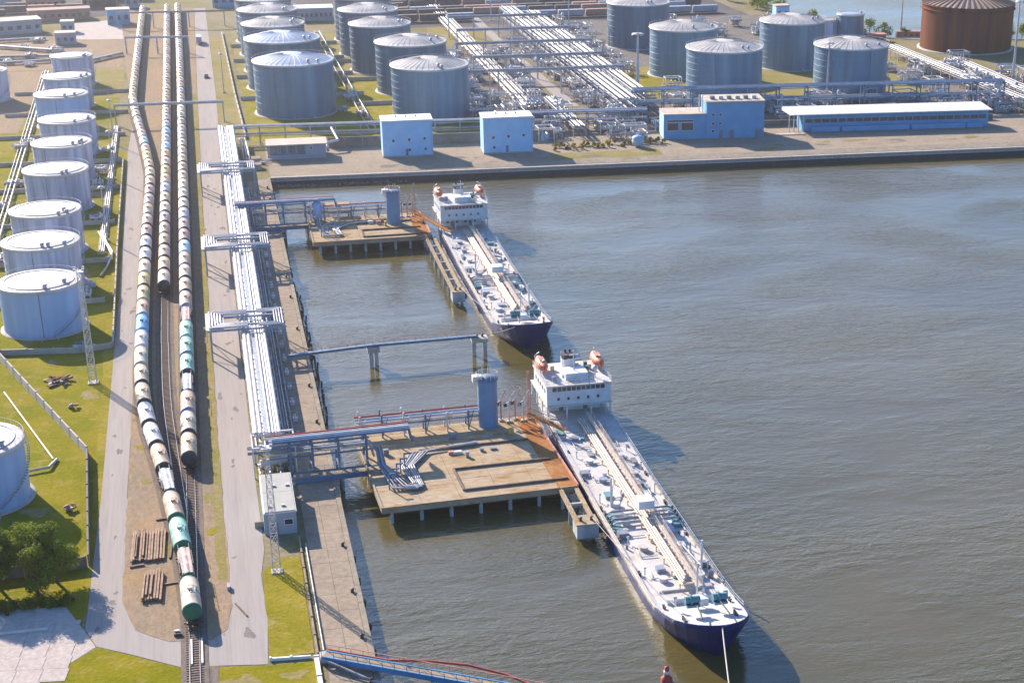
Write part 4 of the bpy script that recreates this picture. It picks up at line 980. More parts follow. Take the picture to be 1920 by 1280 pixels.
md = thing('mooring_dolphin', 'small concrete mooring dolphin on two piles at the end of the catwalk', 'mooring dolphin', (56.6, 371.2, 0))
MB().box(-1.9, 1.9, -1.5, 1.5, 1.0, 1.9).build('cap', 'm_concrete', md)
for x in (-1.3, 1.3): MB().cyl(x, 0, -8, 1.0, .5, 12).build('pile', 'm_pile', md)
inst('bollard', bol, md, (-.6, 0, 1.9)); inst('bollard', bol, md, (.8, .3, 1.9))
# narrow mooring jetties beside the ships
def jetty(label, x0, x1, y0, y1):
    t = thing('mooring_jetty', label, 'jetty', (x0, y0, 0)); W = x1 - x0; L = y1 - y0
    MB().box(0, W, 0, 3.8, -1.6, 1.0).build('dolphin_block', 'm_pile', t); MB().box(-.15, W + .15, -.15, 3.9, 1.0, 1.25).build('block_cap', 'm_deck', t)
    for x in (0.1, W - .9): MB().box(x, x + .8, 3.9, L, .5, 1.0).build('walkway', 'm_deck', t)
    n = max(2, int(L / 8))
    for k in range(n): MB().box(.9, W - .9, 4 + (L - 5) * k / n, 4.6 + (L - 5) * k / n, .45, .95).build('cross_beam', 'm_concrete', t)
    for k in range(n + 1):
        for x in (.6, W - .6): MB().cyl(x, 2 + (L - 3) * k / n, -8, .5, .35, 10).build('pile', 'm_pile', t)
    for x in (1.0, W - 1.0): inst('bollard', bol, t, (x, 1.6, 1.25))
    for k in range(3): inst('tyre_fender', tyre_me, t, (W + .3, .8 + k * 1.3, -.3))
    f = MB(); f.bar((.15, 3.9, 2.1), (.15, L, 2.1), .06)
    for k in range(int(L / 2)): f.bar((.15, 4 + k * 2, 1.0), (.15, 4 + k * 2, 2.1), .05)
    f.build('handrail', 'm_deck', t)
jetty('short concrete mooring jetty between the near platform and the near ship', 57.2, 61.2, 266.5, 283.0)
jetty('long narrow mooring jetty beside the far ship', 56.0, 59.2, 409.5, 463.5)

# ------------------------------------------------------------------ bottom access bridge
ab = thing('access_bridge', 'blue footbridge with red hose leaving the quay at the bottom edge', 'footbridge', (0, 0, 0))
A = Vector((9.4, 229.6, 1.3)); B = Vector((44, 207.2, 1.6)); d = (B - A); n = Vector((-d.y, d.x, 0)).normalized()
for s in (-.9, .9):
    MB().bar(A + n * s, B + n * s, .25, .9).build('girder', 'm_brightblue', ab)
    f = MB(); f.bar(A + n * s + Vector((0, 0, 1.5)), B + n * s + Vector((0, 0, 1.5)), .1)
    for k in range(21): p = A.lerp(B, k / 20) + n * s; f.bar(p, p + Vector((0, 0, 1.5)), .08)
    f.build('handrail', 'm_redpink' if s > 0 else 'm_brightblue', ab)
MB().bar(A + Vector((0, 0, .3)), B + Vector((0, 0, .3)), 1.7, .08).build('deck', 'm_apron', ab)
MB().tube([A + n * 1.3 + Vector((0, 0, .4)), A.lerp(B, .25) + n * 1.3 + Vector((0, 0, .4)), A.lerp(B, .40) + n * 1.9 + Vector((0, 0, 1.1)), A.lerp(B, .55) + n * 3.2 + Vector((0, 0, .8)), A.lerp(B, .7) + n * 3.4 + Vector((0, 0, .2)), A.lerp(B, .85) + n * 1.6]
          , .2, 8).build('hose', 'm_red', ab)
for k in (.45, .95):
    p = A.lerp(B, k)
    for s in (-.8, .8): MB().cyl(p.x + n.x * s, p.y + n.y * s, -8, .9, .35, 10).build('pile', 'm_pile', ab)
MB().tube([A + Vector((-.2, -1.2, 0)), Vector((QX - 1, 221.5, .5)), Vector((QX + 3, 219, .3))], .22, 8).build('bottom_pipe', 'm_pipedark', ab)
MB().box(8.7, 10.2, 229.4, 231.2, 0, 1.2).build('abutment', 'm_concrete', ab)
by = thing('channel_marker', 'red marker buoy post at the bottom edge beside the near ship', 'marker buoy', (60.2, 216.0, WZ))
MB().lathe([(.9, -.4), (.9, .7), (.5, 1.0), (.35, 2.6), (.02, 2.8)], 14).build('float', 'm_red', by); MB().lathe([(.42, 1.5), (.5, 1.5), (.46, 2.0), (.38, 2.0)], 14).build('band', 'm_white', by)
tag(MB().tube([(9.4, 272, .35), (9.5, 233, .35)], .17, 8).build('ground_pipe', 'm_pipedark'), 'thin dark pipe lying along the kerb of the quay', 'pipe')

# ------------------------------------------------------------------ tankers
def tanker(label, x, y, rz, seed, near):
    """local: bow at y=0 pointing to -y, stern at y=L"""
    q = random.Random(seed); L = 112.0; t = thing('tanker_ship', label, 'ship', (x, y, 0), rz, 'moored tankers'); t.scale = (1, 1.05, 1)
    HB = [(0, 1.0), (.7, 2.5), (1.9, 3.9), (3.8, 5.2), (6.5, 6.2), (10, 6.75), (15, 6.95), (22, 7.0), (60, 7.0), (96, 7.0), (103, 6.8), (108, 6.2), (111, 5.2), (112, 4.4)]
    WB = [(4.2, .2), (5.0, .8), (6.2, 1.5), (8.2, 2.7), (11, 4.0), (14.5, 5.4), (19, 6.5), (25, 6.98), (60, 6.98), (95, 6.98), (101, 6.5), (105, 5.2), (107.5, 3.2), (108.5, 2.0)]
    def dz(yy): return -0.1 + (3.7 * (1 - yy / 17) ** 1.15 if yy < 17 else 0) + (0.9 if yy > 94 else 0)
    def loft(z_lo, z_hi, nm, m):
        b = MB()
        for s in (-1, 1):
            rows = []
            for (yd, bd), (yw, bw) in zip(HB, WB):
                zt = dz(yd); rows.append([])
                for u in (z_lo, (z_lo + z_hi) / 2, z_hi):
                    z = -4.5 + (zt + 4.5) * u; f = u ** 0.8
                    rows[-1].append((s * (bw + (bd - bw) * f), yw + (yd - yw) * f, z))
            for r0, r1 in zip(rows, rows[1:]):
                for k in range(2):
                    p = [r0[k], r1[k], r1[k + 1], r0[k + 1]]
                    b.face(p if s > 0 else p[::-1], True)
        # rounded stem closing the bow
        (yd, bd), (yw, bw) = HB[0], WB[0]; st = []
        for u in (z_lo, (z_lo + z_hi) / 2, z_hi):
            z = -4.5 + (dz(yd) + 4.5) * u; f = u ** .8; st.append((bw + (bd - bw) * f, yw + (yd - yw) * f, z))
        for (x0_, y0_, z0_), (x1_, y1_, z1_) in zip(st, st[1:]):
            for s in (-1, 1):
                p = [(0, y0_ - .35 * x0_, z0_), (s * x0_, y0_, z0_), (s * x1_, y1_, z1_), (0, y1_ - .35 * x1_, z1_)]
                b.face(p if s > 0 else p[::-1], True)
        # transom
        yd, bd = HB[-1]; yw, bw = WB[-1]; zt = dz(yd); ring = []
        for u in (z_lo, z_hi):
            z = -4.5 + (zt + 4.5) * u; f = u ** .8; ring.append((bw + (bd - bw) * f, yw + (yd - yw) * f, z))
        b.face([(-ring[0][0], ring[0][1], ring[0][2]), (ring[0][0], ring[0][1], ring[0][2]), (ring[1][0], ring[1][1], ring[1][2]), (-ring[1][0], ring[1][1], ring[1][2])][::-1])
        return b.build(nm, m, t)
    hull = loft(0.0, 1.0, 'hull', 'm_hull')
    for s in (-1, 1):
        b = MB()
        for (y0, h0), (y1, h1) in zip(HB[6:11], HB[7:12]): b.face([(s * (h0 + .03), y0, dz(y0) - .45), (s * (h1 + .03), y1, dz(y1 if y1 < 96 else 95) - .45), (s * (h1 + .03), y1, dz(y1 if y1 < 96 else 90) + .02), (s * (h0 + .03), y0, dz(y0) + .02)])
        b.build('sheer_strake', 'm_hullrust', t)
    # deck sheet
    b = MB()
    for (y0, h0), (y1, h1) in zip(HB, HB[1:]):
        b.face([(-h0 + .02, y0, dz(y0) - .03), (h0 - .02, y0, dz(y0) - .03), (h1 - .02, y1, dz(y1) - .03), (-h1 + .02, y1, dz(y1) - .03)])
    b.face([(-.98, 0, dz(0) - .03), (0, -.33, dz(0) - .03), (.98, 0, dz(0) - .03)])
    b.build('deck', 'm_shipdeck', t)
    # bulwark at the bow, rail along the sides
    b = MB()
    for s in (-1, 1):
        for (y0, h0), (y1, h1) in zip(HB[:7], HB[1:7]):
            A = (s * h0, y0, dz(y0) - .05); B = (s * h1, y1, dz(y1) - .05); C = (s * h1, y1, dz(y1) + .95 - y1 * .05); D = (s * h0, y0, dz(y0) + .95 - y0 * .05)
            b.face([A, B, C, D]); k = .12
            b.face([D, C, (s * (h1 - k), y1 + .05, C[2]), (s * (h0 - k), y0 + .1, D[2])])
            b.face([(s * (h0 - k), y0 + .1, D[2]), (s * (h1 - k), y1 + .05, C[2]), (s * (h1 - k), y1 + .05, B[2]), (s * (h0 - k), y0 + .1, A[2])])
    D0 = dz(0)
    for s in (-1, 1): b.face([(0, -.35, D0 - .05), (s * 1.0, 0, D0 - .05), (s * 1.0, 0, D0 + .95), (0, -.35, D0 + .95)])
    b.face([(-1.0, 0, D0 + .95), (0, -.35, D0 + .95), (1.0, 0, D0 + .95), (.88, .1, D0 + .95), (-.88, .1, D0 + .95)])
    b.build('bulwark', 'm_hull', t)
    b = MB()
    for s in (-1, 1):
        for (y0, h0), (y1, h1) in zip(HB[5:], HB[6:]):
            for dzz in (.55, 1.05): b.bar((s * (h0 - .15), y0, dz(y0) + dzz), (s * (h1 - .15), y1, dz(y1) + dzz), .05)
        yy = 11.0
        while yy < 108:
            h = 6.8 if yy < 22 else (6.85 if yy < 103 else 6.2)
            b.bar((s * (h - .05), yy, dz(yy)), (s * (h - .05), yy, dz(yy) + 1.05), .05); yy += 2.2
    b.build('side_rail', 'm_shipwhite', t)
    # low coaming strip along the port side
    for s in (-1, 1): MB().box(s * 6.45 - .1, s * 6.45 + .1, 16, 93, 2.9, 3.2).build('coaming', 'm_pipetan', t)
    # raised trunk and centre line pipe rack with catwalk
    MB().box(-4.6, 4.6, 20, 92, 2.88, 3.35).build('trunk_deck', 'm_shipdeck', t)
    for k, (xx, r, m) in enumerate(((-.9, .2, 'm_pipetan'), (-.45, .22, 'm_pipetan'), (0.05, .22, 'm_pipewhite'), (.5, .2, 'm_pipetan'))):
        MB().tube([(xx, 19 + k, 4.6), (xx, 92, 4.6)], r, 6).build('cargo_pipe', m, t)
    MB().box(.9, 1.9, 17, 93.5, 5.2, 5.28).build('catwalk', 'm_pipetan', t)
    b = MB()
    for xx in (.9, 1.9):
        b.bar((xx, 17, 6.3), (xx, 93.5, 6.3), .06); b.bar((xx, 17, 5.8), (xx, 93.5, 5.8), .05); k = 17
        while k < 93: b.bar((xx, k, 5.2), (xx, k, 6.3), .06); k += 2.5
    b.build('catwalk_rail', 'm_pipetan', t)
    for k in range(16):
        b = MB(); yy = 20 + k * 4.7; b.box(-1.2, 2.0, yy - .12, yy + .12, 4.1, 4.35); b.box(-1.2, -1.0, yy - .12, yy + .12, 3.3, 4.2); b.box(1.8, 2.0, yy - .12, yy + .12, 3.3, 5.2); b.build('rack_frame', 'm_pipetan', t)
    # midship manifold
    for k, yy in enumerate((44.5, 46, 47.5, 49)):
        b = MB(); b.tube([(-6.2, yy, 3.9), (-5.4, yy, 4.3), (5.4, yy, 4.3), (6.2, yy, 3.9)], .2, 8); b.build('manifold_pipe', 'm_pipedark' if k % 2 else 'm_pipe', t)
        for s in (-1, 1): MB().tube([(s * 6.2, yy, 3.9), (s * 6.45, yy, 3.9)], .36, 10).build('flange', 'm_darksteel', t)
    for s in (-1, 1): MB().box(s * 5.4 - .9, s * 5.4 + .9, 43, 50.5, 2.92, 3.05 + .35).build('drip_tray', 'm_teal', t)
    MB().box(-1.3, 1.6, 44.5, 47.5, 6.35, 7.9).build('manifold_cabin', 'm_shipwhite', t)
    # derricks
    for (xx, yy, h, bx, by) in ((-4.2, 53, 6.2, 2.5, 9), (4.4, 25.5, 6.0, -1.5, 9)):
        d = MB(); d.tube([(xx, yy, 3), (xx, yy, 3 + h)], .2, 8); d.build('derrick_post', 'm_shipwhite', t)
        d = MB(); d.tube([(xx, yy, 4.2), (xx + bx, yy + by * .9, 5.0)], .14, 6); d.bar((xx, yy, 3 + h), (xx + bx, yy + by * .9, 5.0), .05); d.build('derrick_boom', 'm_pipe', t)
    # tank hatches, vents, deck boxes
    for k in range(7):
        for s in (-1, 1):
            yy = 24 + k * 10 + q.uniform(-1.5, 1.5); xx = s * q.uniform(2.9, 3.9)
            b = MB(); b.cyl(xx, yy, 3.3, 4.0, .75, 12); b.cyl(xx, yy, 4.0, 4.12, .85, 12); b.build('tank_hatch', q.choice(('m_shipwhite', 'm_shipdeck', 'm_steel')), t)
            b = MB(); xx2 = s * q.uniform(4.8, 6.0); b.tube([(xx2, yy + 3, 2.9), (xx2, yy + 3, 4.6)], .12, 6); b.tube([(xx2 - .2, yy + 3, 4.6), (xx2 + .2, yy + 3, 4.6)], .2, 6); b.build('vent', 'm_shipwhite', t)
            b = MB(); xx3 = s * q.uniform(2.2, 5.6); y3 = yy + q.uniform(3.5, 6.5); w_, l_ = q.uniform(.4, 1.0), q.uniform(.5, 1.5); b.box(xx3 - w_, xx3 + w_, y3 - l_, y3 + l_, 3.0, 3.35 + q.uniform(.3, .8)); b.build('deck_box', q.choice(('m_steel', 'm_teal', 'm_pipedark', 'm_shipwhite', 'm_shipwhite', 'm_pipetan')), t)
    for k in range(26):
        xx = q.uniform(-6, 6); yy = q.uniform(18, 92); b = MB(); r_ = q.uniform(.15, .5); b.cyl(xx, yy, 2.9, 3.4 + q.uniform(.2, .9), r_, 8); b.build('deck_fitting', q.choice(('m_steel', 'm_pipedark', 'm_pipetan', 'm_shipwhite', 'm_teal')), t)
    for k in range(9):
        yy = 24 + k * 8
        for s in (-1, 1): MB().tube([(s * 1.5, yy, 3.6), (s * 4.4, yy, 3.6), (s * 4.4, yy + 3, 3.6)], .1, 6).build('branch_pipe', 'm_pipe', t)
    for k in range(7):
        for s in (-1, 1):
            yy = 14 + k * 13; b = MB(); h = 6.1 if yy > 20 else 5.6
            for j in (-.35, .35): b.cyl(s * h, yy + j, dz(yy) - .05, dz(yy) + .55, .18, 8); b.cyl(s * h, yy + j, dz(yy) + .5, dz(yy) + .62, .26, 8)
            b.build('mooring_bitts', 'm_darksteel', t)
    # bow: breakwater, windlasses, hatch, foremast
    b = MB(); b.box(-4.6, 4.6, 15.6, 15.75, 2.9, 3.8); b.build('breakwater', 'm_shipwhite', t)
    for s in (-1, 1):
        b = MB(); b.box(s * 2.3 - 1.1, s * 2.3 + 1.1, 8.6, 10.4, 3.7, 4.1); b.tube([(s * 2.3 - 1.2, 9.5, 4.7), (s * 2.3 + 1.2, 9.5, 4.7)], .6, 12); b.tube([(s * 2.3 - .4, 9.5, 4.7), (s * 2.3 - .1, 9.5, 4.7)], .85, 12); b.build('windlass', 'm_teal', t)
        b = MB(); b.tube([(s * 2.0, 8.4, 4.5), (s * 2.2, 5.4, 4.45), (s * 2.4, 4.0, 4.2)], .14, 6); b.build('anchor_chain', 'm_darksteel', t)
        b = MB(); b.cyl(s * 4.3, 12.5, 3.4, 4.4, .3, 8); b.tube([(s * 4.3 - .3, 12.5, 4.4), (s * 4.3 + .3, 12.5, 4.4)], .4, 8); b.build('mushroom_vent', 'm_teal' if s > 0 else 'm_shipwhite', t)
        b = MB(); b.box(s * 4.3 - .2, s * 4.3 + .1, 6.3, 8.0, 1.2, 2.6); b.build('anchor', 'm_darksteel', t)
    MB().box(-1.1, 1.1, 11.4, 13.2, 3.2, 4.5).build('bow_hatch', 'm_shipwhite', t)
    b = MB(); b.tube([(0, 14.2, 3.3), (0, 14.2, 10.2)], .16, 8); b.bar((-1.1, 14.2, 8.6), (1.1, 14.2, 8.6), .1); b.build('foremast', 'm_shipwhite', t)
    # superstructure at the stern
    s1_ = MB().box(-5.6, 5.6, 99.5, 110.0, 3.6, 6.6).build('deckhouse', 'm_shipwhite', t)
    MB().box(-7.0, 7.0, 94.6, 110.6, 6.62, 6.85).build('boat_deck', 'm_shipdeck', t)
    for s in (-1, 1):
        for k in range(4): MB().box(s * 6.7 - .14, s * 6.7 + .14, 94.9 + k * 5, 95.2 + k * 5, 3.6, 6.6).build('deck_pillar', 'm_shipwhite', t)
        MB().box(s * 2.6 - .12, s * 2.6 + .12, 94.9, 95.2, 3.6, 6.6).build('deck_pillar', 'm_shipwhite', t)
    s2_ = MB().box(-6.8, 6.8, 95.0, 107.5, 6.85, 11.0).build('accommodation', 'm_shipwhite', t)
    MB().box(-7.0, 7.0, 94.7, 108, 11.003, 11.2).build('bridge_roof', 'm_shipdeck', t)
    s3_ = MB().box(-2.2, 2.6, 97.5, 101.5, 11.2, 12.6).build('chart_house', 'm_shipwhite', t)
    for k in range(11): MB().box(-5.6 + k * 1.02, -4.75 + k * 1.02, 94.93, 95.04, 9.9, 10.75).build('window', 'm_glass', s2_)
    for k in range(5): MB().box(-4.6 + k * 2.1, -4.1 + k * 2.1, 94.94, 95.04, 7.9, 8.5).build('window', 'm_glass', s2_)
    for s in (-1, 1):
        for k in range(5): MB().box(s * 6.82 - .05, s * 6.82 + .05, 96.5 + k * 2.1, 97.3 + k * 2.1, 9.2, 10.0).build('window', 'm_glass', s2_)
    for k in range(4): MB().box(-4.6 + k * 2.6, -3.8 + k * 2.6, 99.44, 99.54, 4.7, 5.6).build('window', 'm_glass', s1_)
    for xx in (-2.8, 2.4): MB().box(xx - .45, xx + .45, 99.42, 99.54, 3.65, 5.7).build('door', 'm_pipedark', s1_)
    b = MB()
    for (xa, ya, xb, yb, z) in ((-6.9, 94.8, 6.9, 94.8, 11.2), (-6.9, 94.8, -6.9, 108, 11.2), (6.9, 94.8, 6.9, 108, 11.2)):
        for zz in (.5, 1.0): b.bar((xa, ya, z + zz), (xb, yb, z + zz), .05)
        n = int(math.dist((xa, ya), (xb, yb)) / 1.5)
        for k in range(n + 1): px, py = xa + (xb - xa) * k / n, ya + (yb - ya) * k / n; b.bar((px, py, z), (px, py, z + 1.0), .05)
    b.build('bridge_rail', 'm_shipwhite', t)
    for k in range(9):
        xx = q.uniform(-5.8, 5.8); yy = q.uniform(96, 106); h_ = q.uniform(.5, 1.3); b = MB().box(xx - q.uniform(.2, .6), xx + q.uniform(.2, .6), yy - .4, yy + .4, 11.2, 11.2 + h_); b.build('deck_locker', q.choice(('m_shipwhite', 'm_pipetan', 'm_steel', 'm_green')), t)
    # funnel, masts, boats
    fn = MB().prism([(-1.2, 103.2), (1.2, 103.2), (1.5, 104.3), (1.2, 106.4), (-1.2, 106.4), (-1.5, 104.3)], 11.2, 13.6).build('funnel', 'm_shipwhite', t)
    MB().prism([(-1.22, 103.18), (1.22, 103.18), (1.53, 104.3), (1.22, 106.42), (-1.22, 106.42), (-1.53, 104.3)], 13.6, 14.5).build('funnel_top', 'm_darksteel', fn)
    for s in (-1, 1): MB().tube([(s * .5, 105, 14.4), (s * .5, 105.2, 15.1)], .25, 8).build('exhaust', 'm_darksteel', fn)
    b = MB(); b.tube([(0, 99.5, 12.6), (0, 99.5, 17)], .13, 8); b.bar((-1.4, 99.5, 15), (1.4, 99.5, 15), .1); b.bar((-.9, 99.3, 16), (.9, 99.3, 16), .22, .18); b.build('radar_mast', 'm_shipwhite', t)
    b = MB(); b.lathe([(.02, 12.6), (.5, 12.9), (.6, 13.3), (.4, 13.7), (.02, 13.85)], 12, 4.2, 98); b.cyl(4.2, 98, 11.2, 12.8, .12, 6); b.build('radome', 'm_shipwhite', t)
    for s in (-1, 1):
        # lifeboat
        b = MB(); st = [(-3.4, .1, .5), (-2.9, .7, .15), (-1.6, 1.15, 0), (0, 1.25, 0), (1.6, 1.15, 0), (2.9, .7, .15), (3.4, .1, .5)]; n = 10
        rings = []
        for yy, hw, zb in st:
            i = len(b.v)
            for j in range(n):
                a = 2 * math.pi * j / n; b.v.append((s * 6.0 + hw * math.cos(a), 103.6 + yy, 12.9 + zb * .5 + (1.15 if math.sin(a) > 0 else .95) * (hw / 1.25) ** .5 * math.sin(a)))
            rings.append(i)
        for a_, c_ in zip(rings, rings[1:]):
            for j in range(n): b.f.append((a_ + (j + 1) % n, a_ + j, c_ + j, c_ + (j + 1) % n)); b.sm.append(True)
        lb = b.build('lifeboat', 'm_orange', t); MB().box(s * 6.0 - .5, s * 6.0 + .5, 102.2, 104.4, 13.8, 14.3).build('canopy', 'm_redpink', lb)
        for yy in (101.2, 106): MB().tube([(s * 6.6, yy, 11.1), (s * 6.9, yy, 14.0), (s * 5.9, yy, 14.7)], .14, 6).build('davit', 'm_shipwhite', t)
    for s in (-1, 1):
        b = MB()
        for k in range(10): b.cbox((s * 6.2, 95.6 + k * .35 * 1.0, 3.8 + k * .28), (.9, .3, .06))
        b.build('stair', 'm_shipwhite', t)
    BOW = {'windlass': -.55, 'anchor_chain': -.55, 'mushroom_vent': -1.4, 'anchor': -.2, 'bow_hatch': -1.6, 'breakwater': -2.75, 'foremast': -2.2}
    for c in t.children:
        nm = c.name.split('.')[0]
        if nm in ('hull', 'sheer_strake', 'deck', 'bulwark', 'side_rail', 'mooring_bitts'): continue
        c.location.z = BOW.get(nm, -3.0)
    return t
tanker('near white decked tanker with blue bow, moored at the near platform', 70.3, 219.0, R(0.7), 4, True)
tanker('far white decked tanker moored at the far platform beyond the catwalk', 69.2, 370.0, R(0.4), 8, False)
def rope(label, a, b, sag, r=.06):
    a = Vector(a); b = Vector(b); pts = []
    for k in range(13):
        u = k / 12; p = a.lerp(b, u); p.z -= sag * 4 * u * (1 - u); pts.append(p)
    tag(MB().tube(pts, r, 5).build('mooring_rope', 'm_rope'), label, 'rope', 'mooring ropes')
rope('pale mooring rope running from the near ship bow to the bottom edge', (69.9, 219.1, 4.3), (63.5, 190, 1.0), .8, .12)
rope('mooring rope from the near ship bow to the short jetty', (65.9, 227.2, 2.9), (60.2, 268.2, 1.9), .6)
rope('mooring rope from the far ship bow down to the catwalk dolphin', (67.0, 372.0, 4.0), (57.4, 371.5, 2.5), .5)
rope('mooring rope from the far ship bow to the long jetty', (64.5, 377.5, 2.6), (58.2, 411, 1.9), .6)
rope('mooring rope from the near ship stern to the near platform', (64.2, 326, 1.4), (60.2, 317, 1.6), .3)

# ------------------------------------------------------------------ buildings
def windows(parent, face_y, specs, m='m_glass', sgn=-1, frame='m_white'):
    for (x, z, w_, h_) in specs:
        o = MB().box(x - w_ / 2, x + w_ / 2, face_y - .06, face_y + .04, z - h_ / 2, z + h_ / 2).build('window', m, parent)
        f = MB()
        for s in (-1, 1): f.box(x + s * (w_ / 2 + .05) - .05, x + s * (w_ / 2 + .05) + .05, face_y - .1, face_y + .02, z - h_ / 2 - .1, z + h_ / 2 + .1)
        f.box(x - w_ / 2, x + w_ / 2, face_y - .14, face_y + .02, z - h_ / 2 - .1, z - h_ / 2); f.box(x - w_ / 2, x + w_ / 2, face_y - .1, face_y + .02, z + h_ / 2, z + h_ / 2 + .1)
        f.build('frame', frame, o)
def block(label, x, y, W, D, h, rz, specs, name='pump_building'):
    t = thing(name, label, 'building', (x, y, 0), rz, 'white cube buildings')
    MB().box(0, W, 0, D, 0, h).build('wall', 'm_wall_skytint', t)
    MB().box(-.25, W + .25, -.25, D + .25, h + .003, h + .45).build('roof', 'm_white', t)
    MB().box(-.1, W + .1, -.1, D + .1, 0, .5).build('plinth', 'm_concrete', t)
    windows(t, 0, specs)
    MB().box(W * .45, W * .5, -.09, .04, .5, 2.7).build('door', 'm_bluesteel', t)
    MB().tube([(W * .98, -.12, .4), (W * .98, -.12, h)], .07, 6).build('downpipe', 'm_pipe', t)
    for k in range(3): MB().cyl(W * (.3 + .2 * k), D * .6, h + .4, h + 1.0, .3, 10).build('roof_vent', 'm_pipe', t)
block('left white cube building at the basin with five small windows', 56.2, 569.8, 17.0, 9.5, 12.0, R(-2.5), [(3.6, 5.6, .8, .9), (9.0, 5.8, .8, .9), (14.2, 6.0, .8, .9), (9.0, 2.3, .8, .9), (14.4, 2.5, .8, .9)])
block('right white cube building at the basin with four small windows', 90.3, 567.0, 17.0, 9.5, 12.0, R(-2.5), [(3.4, 5.6, .8, .9), (8.6, 5.8, .8, .9), (13.8, 6.0, .8, .9), (3.6, 2.2, .8, .9)])
lg = thing('low_store', 'low grey building with a dark recessed front beside the basin corner', 'building', (17.8, 575.0, 0), R(-2))
MB().box(0, 19.6, 1.6, 9.5, 0, 4.7).build('wall', 'm_wallgrey', lg); MB().box(0, 19.6, 0, 1.6, 0, 1.6).build('dock', 'm_wallgrey', lg); MB().box(12.8, 19.6, 0, 1.598, 1.6, 4.7).build('front_wall', 'm_wallgrey', lg)
MB().box(-.4, 20, -.5, 9.9, 4.72, 5.1).build('roof', 'm_tanroof', lg)
for k in range(4): MB().box(1 + k * 3, 3.2 + k * 3, 1.5, 1.62, 1.8, 4.2).build('door', 'm_pipedark', lg)
for k in range(4): MB().box(.1 + k * 4.1, .4 + k * 4.1, .1, .4, 1.6, 4.7).build('pillar', 'm_wallgrey', lg)
windows(lg, 0, [(14.6, 3.6, .7, .7)])
ct = thing('control_building', 'two part blue white control building at the far quay', 'building', (156.3, 575.2, 0), R(-7.0))
MB().box(0, 15.2, 0, 11, 0, 8.5).build('low_wing', 'm_bluewall', ct); MB().box(-.2, 15.1, -.2, 11.2, 8.503, 8.9).build('low_roof', 'm_tanroof', ct)
MB().box(-.06, -.003, .1, 10.9, .1, 8.4).build('sunlit_side', 'm_wall_skytint', ct)  # paler sheet over the sun-facing wall, the sunlight put into its colour
MB().box(15.2, 36.0, -.3, 12, 0, 12.6).build('main_block', 'm_bluewall', ct); MB().box(15.0, 36.2, -.5, 12.2, 12.603, 13.1).build('main_roof', 'm_tanroof', ct)
windows(ct, 0, [(3.2, 4.4, 4.0, 2.6), (8.4, 4.4, 4.2, 2.6), (5.8, 6.4, 9.4, .6)])
windows(ct, -.3, [(17.6, 8.4, .9, .9), (20.2, 8.4, .9, .9), (17.6, 5.3, .9, .9), (20.2, 5.3, .9, .9), (17.6, 2.6, .9, .9)])
for x, w_ in ((20.0, 1.2), (23.6, 1.6), (32.8, 2.2)): MB().box(x, x + w_, -.42, -.26, 0, 2.9).build('door', 'm_pipedark', ct)
for k in range(6): MB().box(17 + k * 3.0, 18.6 + k * 3.0, 3, 5, 13.1, 14.2).build('roof_unit', 'm_pipe' if k % 2 else 'm_pipedark', ct)
for x in (13, 14.2): MB().tube([(x, 3, 8.9), (x, 3, 15)], .2, 8).build('chimney', 'm_white', ct)
sh = thing('long_shed', 'long low shed with bright white roof at the far quay', 'building', (208.4, 575.6, 0), R(-6.0))
L_ = 70.0
MB().box(0, L_, 1.0, 9, 0, 6.2).build('wall', 'm_bluewall', sh)
b = MB(); b.face([(-4.6, -.6, 6.35), (L_ + .8, -.6, 6.35), (L_ - .3, 10, 7.3), (-5.6, 10, 7.3)]); b.face([(-4.6, -.6, 6.05), (L_ + .8, -.6, 6.05), (L_ + .8, -.6, 6.35), (-4.6, -.6, 6.35)]); b.face([(L_ + .8, -.6, 6.05), (L_ + .8, 10, 6.05), (L_ - .3, 10, 7.3), (L_ + .8, -.6, 6.35)]); b.face([(-4.6, -.6, 6.05), (-5.6, 10, 6.05), (-5.6, 10, 7.3), (-4.6, -.6, 6.35)][::-1]); b.build('roof', 'm_white', sh)
for k in range(9): MB().face([(-3 + k * 8.2, -.5, 6.42), (-2.8 + k * 8.2, -.5, 6.42), (-3.4 + k * 8.2, 9.9, 7.36), (-3.6 + k * 8.2, 9.9, 7.36)]).build('roof_seam', 'm_rim', sh)
for k in range(22): MB().box(1.2 + k * 3.1, 3.9 + k * 3.1, .93, 1.05, 3.0, 4.3).build('window', 'm_glass', sh)
for (x0_, x1_) in ((0, 10.5), (11.3, 36.5), (37.3, 57.5), (58.3, 64)): MB().box(x0_ + 3, x1_ + 3, -1.8, -1.2, .2, 2.0).build('parapet_panel', 'm_bluewall', sh)
for k in range(4): MB().box(-5 + k * 1.7, -4.7 + k * 1.7, .2, .5, 0, 6.2).build('pillar', 'm_pipe', sh)
MB().box(-10, 0, -5, -2, 0.02, .3).build('ramp', 'm_lot', sh)
hu = thing('quay_hut', 'grey hut with flat four panel roof at the end of the quay rack', 'building', (2.75, 277.6, 0), 0)
MB().box(0, 5.6, 0, 17.4, 0, 4.2).build('wall', 'm_wallgrey', hu); MB().box(-.1, 5.7, -.1, 17.5, 4.203, 4.4).build('roof_edge', 'm_white', hu)
for i in range(2):
    for j in range(2): MB().box(.1 + i * 2.0 if i == 0 else 2.12, 2.08 if i == 0 else 5.5, .1 + j * 8.7, 8.74 + j * 8.6, 4.403, 4.52 + .01 * i + .01 * j).build('roof_panel', 'm_greyroof', hu)
MB().box(-.14, -.02, .2, 17.2, .1, 4.1).build('sunlit_side', 'm_wall_skytint', hu)  # added sheet, lighter colour stands in for sun on the hut's left side
windows(hu, 0, [(4.2, 2.4, 1.4, 1.0)]); MB().box(1.2, 2.3, -.08, .04, 0, 2.3).build('door', 'm_pipedark', hu)
